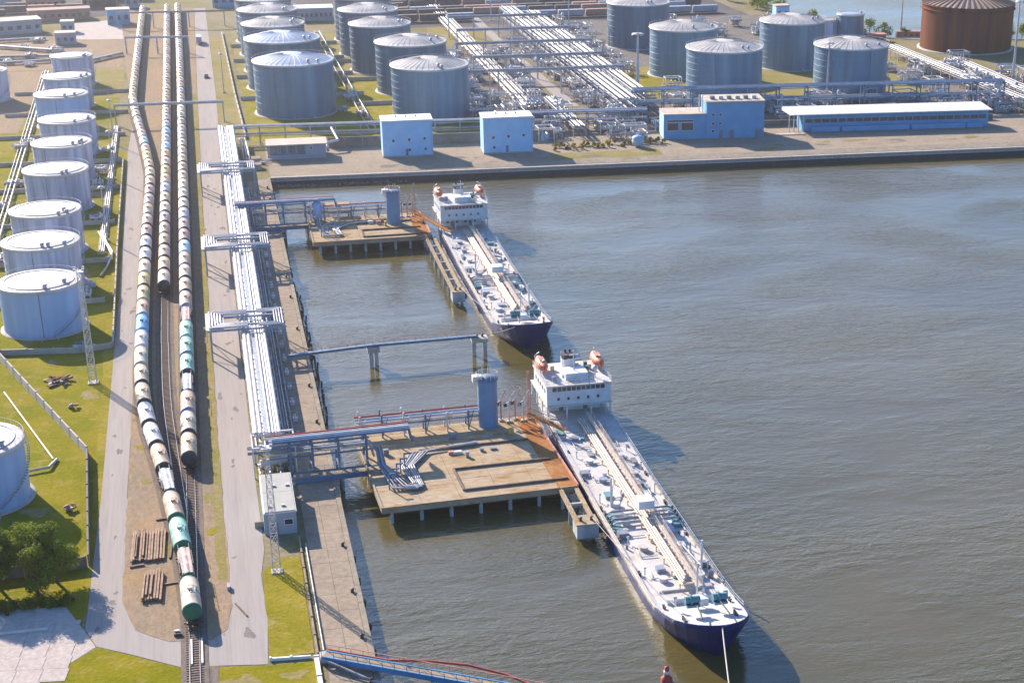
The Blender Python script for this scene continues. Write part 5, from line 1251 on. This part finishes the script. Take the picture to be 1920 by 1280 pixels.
for k in range(4): MB().box(.8 + k * 1.2, 1.4 + k * 1.2, 2 + (k % 2) * 9, 2.6 + (k % 2) * 9, 4.55, 4.85).build('roof_vent', 'm_pipe', hu)
tag(MB().box(1.0, 3.0, 281, 281.25, 0, 1.3).build('sign_board', 'm_apron'), 'small pale board standing beside the hut', 'board')
wall('retaining_wall', [(39, 589.5), (118, 584)], 3.6, .5, 'm_fence', 'wall behind the two white cube buildings, rack shade put into its dark colour', 'wall', 6)  # dark colour stands in for the shade under the pipe rack
wall('retaining_wall', [(196, 588), (285, 580)], 2.2, .5, 'm_fence', 'dark wall between the long shed and the blue rack', 'wall', 8)
# simple far buildings
def house(label, x, y, W, D, h, rz, wm, rm, nwin=6, pitch=0.0, group='far buildings', rows=1):
    t = thing('far_building', label, 'building', (x, y, 0), rz, group)
    MB().box(0, W, 0, D, 0, h).build('wall', wm, t)
    b = MB()
    if pitch:
        b.face([(-.4, -.4, h), (W + .4, -.4, h), (W + .4, D / 2, h + pitch), (-.4, D / 2, h + pitch)]); b.face([(W + .4, D + .4, h), (-.4, D + .4, h), (-.4, D / 2, h + pitch), (W + .4, D / 2, h + pitch)])
        b.face([(-.4, D + .4, h), (-.4, -.4, h), (-.4, D / 2, h + pitch)]); b.face([(W + .4, -.4, h), (W + .4, D + .4, h), (W + .4, D / 2, h + pitch)])
    else: b.box(-.3, W + .3, -.3, D + .3, h + .003, h + .5)
    b.build('roof', rm, t)
    for r in range(rows):
        for k in range(nwin):
            xx = W * (k + .5) / nwin; z0 = h * (r + .35) / rows
            MB().box(xx - W / nwin * .25, xx + W / nwin * .25, -.08, .05, z0, z0 + h * .3 / rows).build('window', 'm_glass', t)
    MB().box(W * .1, W * .1 + 1.4, -.1, .04, 0, 2.4).build('door', 'm_pipedark', t)
    return t
house('pale building with white roof in the top left corner', -118, 972, 26, 14, 9, R(6), 'm_wallgrey', 'm_roofwhite', 6)
house('long grey building with pale roof at the left edge', -108, 868, 34, 12, 6, R(14), 'm_wallgrey', 'm_tanroof', 8)
house('small grey cabin with white roof beside the paved yard', -66, 872, 6, 6, 5, 0, 'm_wallgrey', 'm_roofwhite', 2)
house('small dark cabin in front of the paved yard', -66.5, 836, 9, 7, 5, 0, 'm_wallgrey', 'm_tanroof', 3)
house('blue grey workshop at the right end of the paved yard', -45, 892, 11, 8, 7, R(4), 'm_bluewall', 'm_tanroof', 3)
house('low brownish depot at the top left', -88, 952, 20, 12, 6, R(8), 'm_brick', 'm_tanroof', 6)
house('second low brownish depot at the top left', -60, 955, 18, 10, 6, R(5), 'm_brick', 'm_tanroof', 6)
house('small depot beside the top end of the left train', -38, 950, 7, 9, 6, 0, 'm_wallgrey', 'm_tanroof', 2)
house('blue building at the top edge left of the steel tanks', 7, 941, 12, 9, 7, 0, 'm_bluewall', 'm_bluesteel', 3)
house('long white roofed store between the two tank columns', 46.5, 882, 19, 12, 6, R(-2), 'm_wallgrey', 'm_white', 8)
house('pale house near the far shore with trees around', 283, 828, 7, 6, 7, 0, 'm_wall_skytint', 'm_tanroof', 2)
house('low pink roofed store in front of the far shore', 304, 756, 9, 5, 3, R(-6), 'm_brick', 'm_redpink', 3)
house('long dark red store beyond the far shore strip', 322, 764, 14, 3, 2.5, R(-12), 'm_brick', 'm_brick', 5)
for k, (xa_, ya_, xb_, yb_, nm_) in enumerate(((-112, 782, -58, 790, 'nearest'), (-116, 806, -50, 798, 'second'), (-100, 838, -62, 812, 'slanting'), (-112, 846, -72, 852, 'fourth'), (-60, 770, -36, 800, 'right slanting'))):
    rack('%s pale pipeline on the bare ground at the top left' % nm_, (xa_, ya_), (xb_, yb_), 2.4, [(-.8, 1.3, .35, 'm_pipe'), (0, 1.3, .3, 'm_pipewhite'), (.8, 1.3, .3, 'm_rackpipe')], [.95], 'm_concrete', 8, group='pipelines at the top left')
house('low brick store left of the top left pipelines', -112, 815, 14, 8, 4, R(6), 'm_brick', 'm_tanroof', 4)
house('small round roofed cabin among the top left pipelines', -96, 795, 8, 6, 4, 0, 'm_wallgrey', 'm_roofwhite', 3)
house('long low store behind the top left pipelines', -84, 912, 30, 9, 5, R(6), 'm_brick', 'm_brick', 9)
house('grey office block at the top edge beside the trains', -58, 985, 26, 12, 10, R(2), 'm_wallgrey', 'm_tanroof', 8, rows=2)
sheet('bare_yard', wob([(-120, 770), (-36, 770), (-34, 842), (-70, 850), (-120, 856)], 1, 8, 40), 0.03, 'm_sand')
sheet('bare_yard', wob([(-110, 640), (-68, 640), (-66, 768), (-110, 768)], 1, 8, 41), 0.03, 'm_sand')
# rows of wagons in the far yard
WL = ['nearest', 'second', 'third', 'fourth', 'fifth']
wm = MB(); wm.box(-1.5, 1.5, -6.6, 6.6, 1.2, 3.9); wm_me = wm.mesh('wagon_body', 'm_wagon')
wb_me = MB().box(-1.2, 1.2, -6.2, 6.2, .5, 1.15).mesh('wagon_frame', 'm_darksteel')
q = random.Random(77)
for r in range(6):
    nw = 0
    y = 866 + r * 13 + (r % 2) * 4; x = 96 + q.uniform(-6, 6) + r * 2
    while x < 262 - r * 2:
        if q.random() < .84:
            t = thing('freight_wagon', 'freight wagon, %s from left in row %s of the far yard' % (ordw(nw + 1), ('one', 'two', 'three', 'four', 'five', 'six')[r]), 'wagon', (x, y - (x - 96) * .02, 0), R(91), 'wagons in the far rail yard')
            inst('wagon_body', wm_me, t, m=q.choice(('m_wagon', 'm_wagon', 'm_wallgrey', 'm_brick', 'm_steel'))); inst('wagon_frame', wb_me, t); nw += 1
        x += 14.2
for r in range(3):
    nw = 0
    y = 932 + r * 12; x = -108 + q.uniform(-6, 6)
    while x < -34:
        if q.random() < .75:
            t = thing('freight_wagon', 'brownish freight wagon, %s from left in row %s at the top left' % (ordw(nw + 1), ('one', 'two', 'three')[r]), 'wagon', (x, y, 0), R(90), 'wagons at the top left')
            inst('wagon_body', wm_me, t, m=q.choice(('m_wagon', 'm_brick', 'm_wagon'))); inst('wagon_frame', wb_me, t); nw += 1
        x += 14.2

# ------------------------------------------------------------------ racks and process plant behind the basin
rack('thin cross rack behind the two white cube buildings', (7.5, 602.5), (113, 593), 3.0, [(-.9, 6.35, .3, 'm_pipe'), (-.2, 6.35, .3, 'm_pipewhite'), (.6, 6.3, .25, 'm_pipe'), (-.6, 3.6, .25, 'm_pipedark'), (.4, 3.6, .25, 'm_steel')], [3.3, 6.0], 'm_steel', 9)
rack('middle pipe rack between the steel tanks and the control building', (112, 602), (156, 598), 5, [(-1.8, 6.4, .35, 'm_pipe'), (-.9, 6.4, .35, 'm_bluesteel'), (0, 6.4, .3, 'm_silver'), (.9, 6.4, .3, 'm_pipe'), (1.8, 6.4, .3, 'm_steel'), (-1, 3.4, .35, 'm_steel'), (.5, 3.4, .35, 'm_pipe')], [3.0, 6.0], 'm_bluesteel', 8)
rack('two storey blue rack in front of the right tank cluster', (155, 615), (298, 600), 5, [(-2, 10.4, .4, 'm_bluesteel'), (-1, 10.4, .35, 'm_bluesteel'), (0, 10.4, .35, 'm_steel'), (1, 10.4, .35, 'm_bluesteel'), (2, 10.4, .3, 'm_steel'), (-1.8, 5.8, .35, 'm_pipe'), (-.6, 5.8, .35, 'm_bluesteel'), (.6, 5.8, .3, 'm_silver'), (1.8, 5.8, .3, 'm_steel')], [5.4, 10.0], 'm_bluesteel', 11, pr=.22)
YP = lambda n, z, r0: [(-w_ + 2 * w_ * k / (n - 1), z + .3 * ((k * 3) % 2), r0 * (.55 + .5 * ((k * 7) % 5) / 4), ('m_rackpipe', 'm_steel', 'm_pipe', 'm_rackpipe', 'm_pipedark')[k % 5]) for k in range(n)]
w_ = 3.0
rack('wide pale pipe bundle left of the straight plant road', (119.0, 628), (119.5, 905), 6.6, YP(6, 2.5, .36) + [(-2.4, 1.3, .4, 'm_pipe'), (2.2, 1.2, .35, 'm_pipe')], [2.0], 'm_concrete', 10)
w_ = 3.6
rack('raised grey rack right of the plant road, left strand', (151.0, 608), (149.0, 850), 7.6, YP(7, 8.5, .34) + YP(5, 5.0, .3), [4.6, 8.1], 'm_steel', 10, group='raised racks along the plant road')
w_ = 2.6
rack('raised grey rack right of the plant road, right strand', (159.0, 622), (158.0, 830), 5.6, YP(5, 8.9, .34) + YP(4, 5.0, .3), [4.6, 8.5], 'm_steel', 10, group='raised racks along the plant road')
w_ = 2.8
rack('pale pipe bundle between the long shed and the rusty tank', (303, 588), (300, 720), 6.2, YP(6, 4.5, .34), [4.0], 'm_concrete', 9)
rack('short pipe bundle at the right edge below the rusty tank', (316, 585), (318, 690), 6.2, YP(6, 3.0, .4), [2.6], 'm_concrete', 9)
w_ = 2.0
rack('pipe strand in front of the plant road end', (128, 585), (128, 640), 4.4, YP(5, 4.0, .4), [3.5], 'm_steel', 9)
for y_, xa_, xb_, nm_ in ((668, 100, 164, 'nearest'), (700, 108, 162, 'second'), (735, 106, 166, 'third'), (772, 112, 164, 'fourth'), (812, 114, 162, 'farthest')):
    rack('%s thin pipe bridge crossing over the plant road' % nm_, (xa_, y_), (xb_, y_ - 2), 2.2, [(-.7, 10.3, .3, 'm_rackpipe'), (0, 10.3, .28, 'm_pipe'), (.7, 10.3, .25, 'm_steel')], [9.9], 'm_steel', 13, group='pipe bridges over the plant road')
# overhead pipe bridges across the railway
rack('thin overhead pipe bridge across the trains near the bend of the left train', (-34, 645), (5.5, 643), 1.6, [(-.4, 7.7, .22, 'm_pipe'), (.4, 7.7, .22, 'm_pipewhite')], [7.4], 'm_steel', 20)
rack('thin overhead pipe bridge across the far end of the trains', (-34, 803), (-6, 798), 1.4, [(-.3, 7.7, .2, 'm_pipe'), (.3, 7.7, .2, 'm_pipe')], [7.4], 'm_steel', 14)
rack('overhead pipe bridge at the top end of the railway', (-40, 880), (12, 876), 1.6, [(-.3, 7.7, .22, 'm_pipe'), (.3, 7.7, .22, 'm_redpink')], [7.4], 'm_steel', 17)
w_ = 1.2
rack('pale pipe strand left of the left tank row', (-62, 470), (-66, 760), 2.6, YP(3, 1.2, .26), [.9], 'm_concrete', 10)
rack('pipe strand between the two columns of steel tanks', (57, 612), (54, 840), 2.4, YP(2, 1.3, .22), [1.0], 'm_concrete', 10)
rack('pipe strand between the left road fence and the left tanks', (-32.5, 470), (-33.5, 640), 2, [(-.5, .9, .16, 'm_pipewhite'), (.1, .9, .18, 'm_pipe'), (.6, .9, .15, 'm_pipewhite')], [.6], 'm_concrete', 10)
q = random.Random(99); n = 0
G1 = 'valve manifolds of the process plant'
zones = [((97, 112), (606, 780), 34), ((112, 160), (590, 640), 26), ((141, 147), (640, 800), 12), ((163, 186), (612, 660), 9), ((164, 182), (720, 830), 18), ((282, 320), (592, 690), 26), ((205, 300), (592, 600), 12), ((205, 290), (606, 622), 18), ((310, 345), (578, 660), 10), ((122, 133), (645, 760), 12), ((205, 285), (735, 830), 16), ((98, 150), (575, 590), 5), ((165, 176), (700, 745), 6)]
zn = ['beside the big streaked steel tank', 'around the middle pipe rack', 'right of the plant road', 'left of the control building tanks', 'left of the farthest blue tank', 'left of the rusty tank', 'behind the long shed', 'under the two storey blue rack', 'at the right edge', 'left of the plant road', 'behind the right tank cluster', 'right of the white cubes', 'beside the raised rack lamp mast']
for ((xa, xb), (ya, yb), cnt), zname in zip(zones, zn):
    for k in range(cnt):
        x = q.uniform(xa, xb); y = ya + (yb - ya) * (k + q.random()) / cnt; n += 1
        valve_station('cluster of pipes and valves, %s from the front %s' % (ordw(k + 1), zname), x, y, q.choice((0, 0, R(90), R(180))), 200 + n, q.uniform(4, 8), q.uniform(3.5, 7), q.uniform(2.5, 6.5), G1)
zones = [((-66, -58), (440, 640), 7), ((-38, -33.5), (395, 640), 6), ((-85, -60), (780, 850), 9), ((54, 60), (620, 700), 3), ((48, 52), (640, 660), 1)]
zn = ['left of the left tank row', 'right of the left tank row', 'in front of the top left cabins', 'between the steel tank columns', 'right of the front steel tank']
for ((xa, xb), (ya, yb), cnt), zname in zip(zones, zn):
    for k in range(cnt):
        x = q.uniform(xa, xb); y = ya + (yb - ya) * (k + q.random()) / cnt; n += 1
        valve_station('small cluster of valves, %s from the front %s' % (ordw(k + 1), zname), x, y, q.choice((0, R(90))), 200 + n, q.uniform(2.5, 4), q.uniform(3, 5), q.uniform(1.2, 2.4), 'valve clusters beside the tanks', drum=False)
vessel('small ball shaped white vessel on the far quay below the plant', 144.5, 566.0, 0.4, 2.0, 3.0, 'm_shell_white')
# bent white pipes beside the low store
bp = thing('pipe_bend', 'bent pale pipes beside the low grey building at the basin corner', 'pipe', (0, 0, 0))
for k in range(3): MB().tube([(9.5 + k * .9, 600, 2.5), (9.8 + k * .9, 582 - k * 2, 2.5), (9.8 + k * .9, 576 - k * 2, .8), (19 - k, 575.5 - 3 - k * 2, .8)], .28, 8).build('pipe', 'm_pipewhite' if k != 1 else 'm_pipe', bp)
bp2 = thing('pipe_bend', 'bent white duct standing behind the low grey building', 'pipe', (0, 0, 0))
MB().tube([(41, 594, 6), (42.5, 586, 3.4), (38.5, 584, 3.0), (38.6, 582, .5)], .5, 10).build('pipe', 'm_pipewhite', bp2)
tr = [(14.5, 571, 4.0, 'left'), (14.5 + 0, 562, 3.6, 'front')]
for x, y, s, l in tr:
    t = thing('concrete_pad', '%s pale concrete block beside the low grey building' % l, 'block', (x - 1, y, 0)); MB().box(-1.2, 1.6, 0, s, 0, 1.5).build('body', 'm_lot', t); MB().box(-1.3, 1.7, -.1, s + .1, 1.502, 1.7).build('lid', 'm_apron', t)

# lamp and lightning masts
def mast(label, x, y, h, r=.35, kind='lamp'):
    t = thing('lamp_mast', label, 'mast', (x, y, 0))
    MB().cyl(0, 0, 0, h, r, 10, r * .45).build('pole', 'm_pipe', t)
    MB().cyl(0, 0, 0, .5, r * 2.4, 10).build('base', 'm_concrete', t)
    f = MB().lathe([(r * 1.2, h - .6), (r * 3.0, h - .5), (r * 3.0, h - .3), (r * 1.2, h - .3)], 10); f.build('lamp_ring', 'm_pipe', t)
    for k in range(4):
        a = k * math.pi / 2 + .3; MB().cbox((r * 3.2 * math.cos(a), r * 3.2 * math.sin(a), h - .7), (.5, .5, .35)).build('lamp', 'm_pipewhite', t)
    MB().tube([(0, 0, h), (0, 0, h + 3)], .07, 5).build('spike', 'm_pipe', t)
mast('tall lamp mast at the end of the raised rack', 163.1, 640, 27, .8)
mast('tall lamp mast between the tall grey blue tank and the flat domed tank', 238.5, 632, 22, .6)
mast('tall lamp mast at the right edge in front of the rusty tank', 322, 640, 34, .6)
mast('thin mast on the far shore strip left of the rusty tank', 324.7, 765.9, 24, .45)
mast('thin mast behind the right cluster near the far shore trees', 290, 840, 22, .4)
mast('thin mast at the top of the plant road', 143, 862, 22, .4)
mast('thin mast in the middle of the process plant', 170, 800, 24, .4)
mast('thin mast beside the pale pipe bundle', 105, 640, 16, .3)
mast('thin lamp mast by the left road near the third left tank', -31.5, 484, 16, .25)
mast('thin lamp mast by the left road near the fifth left tank', -32.0, 560, 16, .25)
mast('thin lamp mast by the left road near the sixth left tank', -33.5, 612, 16, .25)
mast('thin lamp mast beside the right road at the steel tanks', 6.5, 700, 16, .25)

# ------------------------------------------------------------------ small things
def beams(label, x, y, n, wd, L, rz, m='m_timber', tie=True):
    t = thing('track_panel_stack', label, 'timber stack', (x, y, .11), rz)
    q = random.Random(int(x * 31 + y)); k = 0
    for yy in (.12, .5, .88): MB().box(-.3, wd + .3, L * yy - .12, L * yy + .12, 0, .22).build('bearer', 'm_sleeper', t)
    for k in range(n):
        xx = wd * k / (n - 1) + q.uniform(-.06, .06); o = q.uniform(-.35, .35)
        MB().box(xx - .17, xx + .17, o, L + o + q.uniform(-.8, .3), .225, .50 + q.uniform(0, .14)).build('beam', m if q.random() < .8 else 'm_sleeper', t)
    for k in range(3):
        xx = q.uniform(0, wd); MB().box(xx - .15, xx + .15, q.uniform(0, 2), L - q.uniform(0, 3), .65, .9).build('beam', m, t)
beams('larger stack of brown track timbers lying on the sandy yard', -20.4, 271.6, 12, 5.4, 12.6, R(-1))
beams('smaller stack of brown track timbers below the larger one', -18.3, 256.2, 7, 2.9, 11.0, R(-2))
def beam_loose(label, a, b, w2, h2, m='m_sleeper'):
    tag(MB().bar(a, b, w2, h2).build('loose_beam', m), label, 'beam')
beam_loose('dark loose beam lying at the left of the big timber stack end', (-20.6, 270.0, .25), (-18.2, 270.4, .25), .5, .3)
beam_loose('dark loose beam lying right of the big timber stack', (-13.9, 272, .25), (-13.6, 277.5, .25), .35, .3)
beam_loose('dark loose beam lying above the big timber stack beside the train', (-16.4, 288.6, .25), (-13.6, 289.0, .25), .45, .3)
beam_loose('thin dark bar lying across the right road edge near the bottom', (-3.4, 252.4, .2), (-1.7, 247.6, .2), .25, .2)
beam_loose('bent pale plank lying by the smaller timber stack', (-15.0, 262.0, .25), (-12.6, 262.3, .25), .3, .2, 'm_timber')
bst = thing('buffer_stop', 'small dark buffer block with pale cap in front of the left train', 'buffer stop', (-12.6, 243.6, .1))
MB().box(-.6, .6, -.3, .3, 0, .5).build('block', 'm_darksteel', bst); MB().box(-.5, .3, .3, .7, .3, .75).build('cap', 'm_pipe', bst)
tag(MB().cbox((-4.3, 258.2, .45), (.5, 1.6, .7)).build('cable_cabinet', 'm_wallgrey'), 'small grey cabinet on the verge of the right road near the bottom', 'cabinet')
def junk(label, x, y, n, seed, m=('m_rust', 'm_brick', 'm_sleeper', 'm_pipedark'), size=2.6):
    q = random.Random(seed); t = thing('scrap_pile', label, 'scrap pile', (x, y, 0.02))
    for k in range(n):
        a = q.uniform(0, 6.3); L = q.uniform(.8, size); px, py = q.uniform(-size, size), q.uniform(-size * .8, size * .8); z = q.uniform(.15, .9)
        MB().bar((px - math.cos(a) * L / 2, py - math.sin(a) * L / 2, z), (px + math.cos(a) * L / 2, py + math.sin(a) * L / 2, z + q.uniform(-.2, .4)), q.uniform(.2, 1.0), q.uniform(.15, .5)).build('scrap_piece', q.choice(m), t)
junk('heap of rusty scrap lying on the lawn below the nearest left tank', -38.0, 367.5, 24, 4)
junk('small dark scrap heap on the lawn beside the tank cut by the left edge', -31.8, 297, 9, 5, size=.9)
junk('grey scrap and valves at the foot of the lattice mast shadow', -33.5, 391.5, 14, 6, ('m_pipe', 'm_teal', 'm_pipedark'), 2.4)
junk('small rubble heap on the lawn right of the rusty scrap', -34.0, 351, 7, 8, ('m_concrete', 'm_sleeper'), .8)
tag(MB().tube([(-49, 362.9, .5), (-36.3, 321.9, .5)], .2, 8).build('surface_pipe', 'm_pipetan'), 'thin pale pipe lying across the lawn to the left tank', 'pipe')
tag(MB().tube([(-60, 311, .6), (-36.8, 317.5, .6), (-35.6, 322, .3)], .3, 8).build('surface_pipe', 'm_pipe'), 'short grey pipe bend beside the tank cut by the left edge', 'pipe')
pe = thing('pipe_bend', 'bent pale pipe with valves by the left road fence', 'pipe', (0, 0, 0))
for k in range(3): MB().tube([(-33 - k * .6, 492, .8), (-31.5, 480 - k, .8), (-29.6, 470 - k * 2, .8), (-30.5, 456, .8), (-32, 448, .5)], .22, 8).build('pipe', 'm_pipewhite' if k != 1 else 'm_pipe', pe)
tag(MB().box(-60, -32.8, 250.35, 250.6, .05, .45).build('parking_barrier', 'm_pipewhite'), 'long pale barrier rail lying across the tree shaded pavement', 'barrier')
# manhole cover slabs of the pavement
pv = struct(MB().sheet([(-33, 245), (-32, 245), (-32, 246), (-33, 246)], .037).build('pavement_plates', 'm_lot'))
q = random.Random(14)
for i in range(9):
    for j in range(12):
        cx, cy = -60 + i * 3.9 + j * .25, 212 + j * 3.9 - i * .55
        if cx < -47 or cx > -27 or cy > 256 or (cx - -33.3) * .9 - (cy - 233.6) > 1.0: continue
        MB().box(-1.93, 1.93, -1.93, 1.93, 0, .05 + q.uniform(0, .012)).build('slab', 'm_lot', pv, (cx, cy, .036), R(-8))
# a small dark car and road furniture on the far right road
def car(label, x, y, rz, m):
    t = thing('parked_car', label, 'car', (x, y, .07), rz)
    b = MB(); b.prism([(-.85, -2.1), (.85, -2.1), (.9, 0), (.85, 2.1), (-.85, 2.1), (-.9, 0)], .35, .95); b.build('body', m, t)
    b = MB(); v = [(-.75, -1.2, .95), (.75, -1.2, .95), (.75, 1.5, .95), (-.75, 1.5, .95)]; u = [(-.62, -.5, 1.5), (.62, -.5, 1.5), (.62, 1.0, 1.5), (-.62, 1.0, 1.5)]
    b.face(u)
    for k in range(4): b.face([v[k], v[(k + 1) % 4], u[(k + 1) % 4], u[k]])
    b.build('cabin', 'm_glass', t)
    for sx in (-.8, .8):
        for sy in (-1.3, 1.3): MB().tube([(sx - .1, sy, .33), (sx + .1, sy, .33)], .33, 12).build('wheel', 'm_rubber', t)
car('small dark car driving on the far part of the right road', 0.2, 735, 0, 'm_darksteel')
tk = thing('parked_truck', 'grey blue truck standing far up the right road', 'truck', (-1.6, 826, .07))
MB().box(-1.25, 1.25, -5.5, 3.2, 1.0, 3.6).build('box_body', 'm_steel', tk); MB().box(-1.2, 1.2, 3.4, 5.4, .6, 2.9).build('cab', 'm_bluewall', tk)
for sx in (-1, 1):
    for sy in (-4.4, -3.2, 4.2): MB().tube([(sx - .15, sy, .5), (sx + .15, sy, .5)], .5, 12).build('wheel', 'm_rubber', tk)

# ------------------------------------------------------------------ trees
def tree(label, x, y, h, cr, seed, leaf='m_leaf', nleaf=5200, lobes=11, name='leafy_tree', size=.34, group=None, low=.18):
    q = random.Random(seed); t = thing(name, label, 'tree', (x, y, 0), 0, group)
    b = MB(); tp = [(0, 0, 0), (q.uniform(-.15, .15), q.uniform(-.15, .15), h * .3), (q.uniform(-.3, .3), q.uniform(-.3, .3), h * .6), (q.uniform(-.4, .4), q.uniform(-.4, .4), h * .9)]
    for (a, c), (r0) in zip(zip(tp, tp[1:]), (h * .03, h * .022, h * .013)): b.tube([a, c], r0, 8)
    L = []
    for k in range(lobes):
        a = q.uniform(0, 6.28); u = q.random(); z = h * (low + .12 + (.82 - low) * u); rr = cr * (.25 + .55 * math.sin(math.pi * min(1, .25 + u * .75))) * q.uniform(.6, 1.05)
        c = Vector((rr * math.cos(a), rr * math.sin(a), z)); L.append((c, cr * q.uniform(.32, .52), cr * q.uniform(.28, .45)))
        b.tube([(0, 0, z * .6), tuple(c)], h * .008, 5)
    L.append((Vector((0, 0, h * .84)), cr * .42, cr * .42)); L.append((Vector((0, 0, h * .55)), cr * .6, cr * .5))
    b.build('trunk', 'm_bark', t)
    cb_ = MB()
    for k in range(nleaf):
        c, ra, rb = q.choice(L)
        d = Vector((q.gauss(0, 1), q.gauss(0, 1), q.gauss(0, 1))).normalized() * (q.random() ** .38) * q.uniform(.85, 1.12)
        p = c + Vector((d.x * ra, d.y * ra, d.z * rb))
        n = (d + Vector((q.uniform(-.6, .6), q.uniform(-.6, .6), q.uniform(-.2, .9)))).normalized()
        u = n.orthogonal().normalized(); v = n.cross(u); a = q.uniform(0, 3.14); u, v = u * math.cos(a) + v * math.sin(a), v * math.cos(a) - u * math.sin(a)
        s = size * q.uniform(.6, 1.3); i = len(cb_.v)
        cb_.v += [tuple(p - u * s * .5), tuple(p + v * s * .35), tuple(p + u * s * .55), tuple(p - v * s * .35)]; cb_.f.append((i, i + 1, i + 2, i + 3)); cb_.sm.append(False)
    cb_.build('crown', leaf, t)
    return t
GT = 'trees at the bottom left'
tree('leafy tree at the corner of the dark fence, right of the group', -32.4, 267.4, 10.8, 3.9, 1, group=GT, nleaf=9000, lobes=16)
tree('tall leafy tree in the middle of the bottom left group', -37.2, 268.2, 11.6, 4.2, 2, 'm_leaf', group=GT, nleaf=9500, lobes=16)
tree('leafy tree at the left edge of the bottom left group', -42.0, 268.0, 11.0, 4.2, 3, 'm_leaf', group=GT, nleaf=9000, lobes=16)
tree('leafy tree partly cut by the left edge', -47.0, 267.0, 10.5, 4.0, 4, group=GT, nleaf=7000, lobes=14)
tree('small front tree of the bottom left group', -35.2, 263.0, 9.4, 3.3, 5, 'm_leaf', 6500, 15, group=GT)
tree('second small front tree of the bottom left group', -42.2, 262.6, 9.0, 3.4, 7, 'm_leaf_dark', 6500, 15, group=GT)
tree('low golden bush at the left edge below the trees', -42.2, 264.0, 2.6, 1.3, 6, 'm_leaf_gold', 1200, 6, 'golden_bush', low=.05)
q = random.Random(41)
for k in range(12):
    tree('low green bush under the bottom left trees, %s from the left' % ordw(k + 1), -45 + k * 1.35 + q.uniform(-.4, .4), 258.6 + q.uniform(-.8, 1.0), q.uniform(1.3, 2.4), q.uniform(.9, 1.4), 50 + k, 'm_leaf_dark' if k % 3 else 'm_leaf', 650, 5, 'low_bush', .3, 'bushes under the trees', .02)
fx = [(292, 852, 6, 4), (286, 868, 7, 5), (296, 884, 6, 4.5), (290, 875, 5, 4), (302, 826, 5, 4), (313, 776, 7, 5), (319, 772, 6, 4), (309, 780, 5, 4), (326, 765, 4, 3.5), (306, 800, 5, 4), (280, 900, 6, 5), (297, 862, 6, 5), (380, 750, 6, 5), (390, 746, 5, 4), (372, 752, 5, 4)]
for k, (x, y, h, cr) in enumerate(fx):
    tree('small round green tree on the far shore strip, %s in line' % ordw(k + 1), x, y, h, cr, 80 + k, 'm_leaf', 700, 6, 'shore_tree', .75, 'trees on the far shore strip', .05)
for k in range(26):
    tree('small bush on the bank of the far basin, %s in line' % ordw(k + 1), 115 + k * 1.6, q.uniform(566, 573), q.uniform(1, 2.2), q.uniform(.9, 1.7), 120 + k, 'm_leaf' if k % 2 else 'm_leaf_gold', 160, 4, 'bank_bush', .5, 'bushes on the bank of the far basin', .02)

# ------------------------------------------------------------------ haze
def haze():
    m = bpy.data.materials.new('m_haze'); m.use_nodes = True; N = m.node_tree.nodes; N.clear()
    v = N.new('ShaderNodeVolumePrincipled'); v.inputs['Color'].default_value = (0.93, 0.90, 0.92, 1); v.inputs['Density'].default_value = 0.00011; v.inputs['Anisotropy'].default_value = 0.78
    o = N.new('ShaderNodeOutputMaterial'); m.node_tree.links.new(v.outputs[0], o.inputs['Volume'])
    MATS['m_haze'] = m
    ob = MB().box(-1450, 1650, -260, 2650, -10, 134).build('haze', 'm_haze'); ob['kind'] = 'stuff'; ob['label'] = 'thin pale haze over the port'
haze()
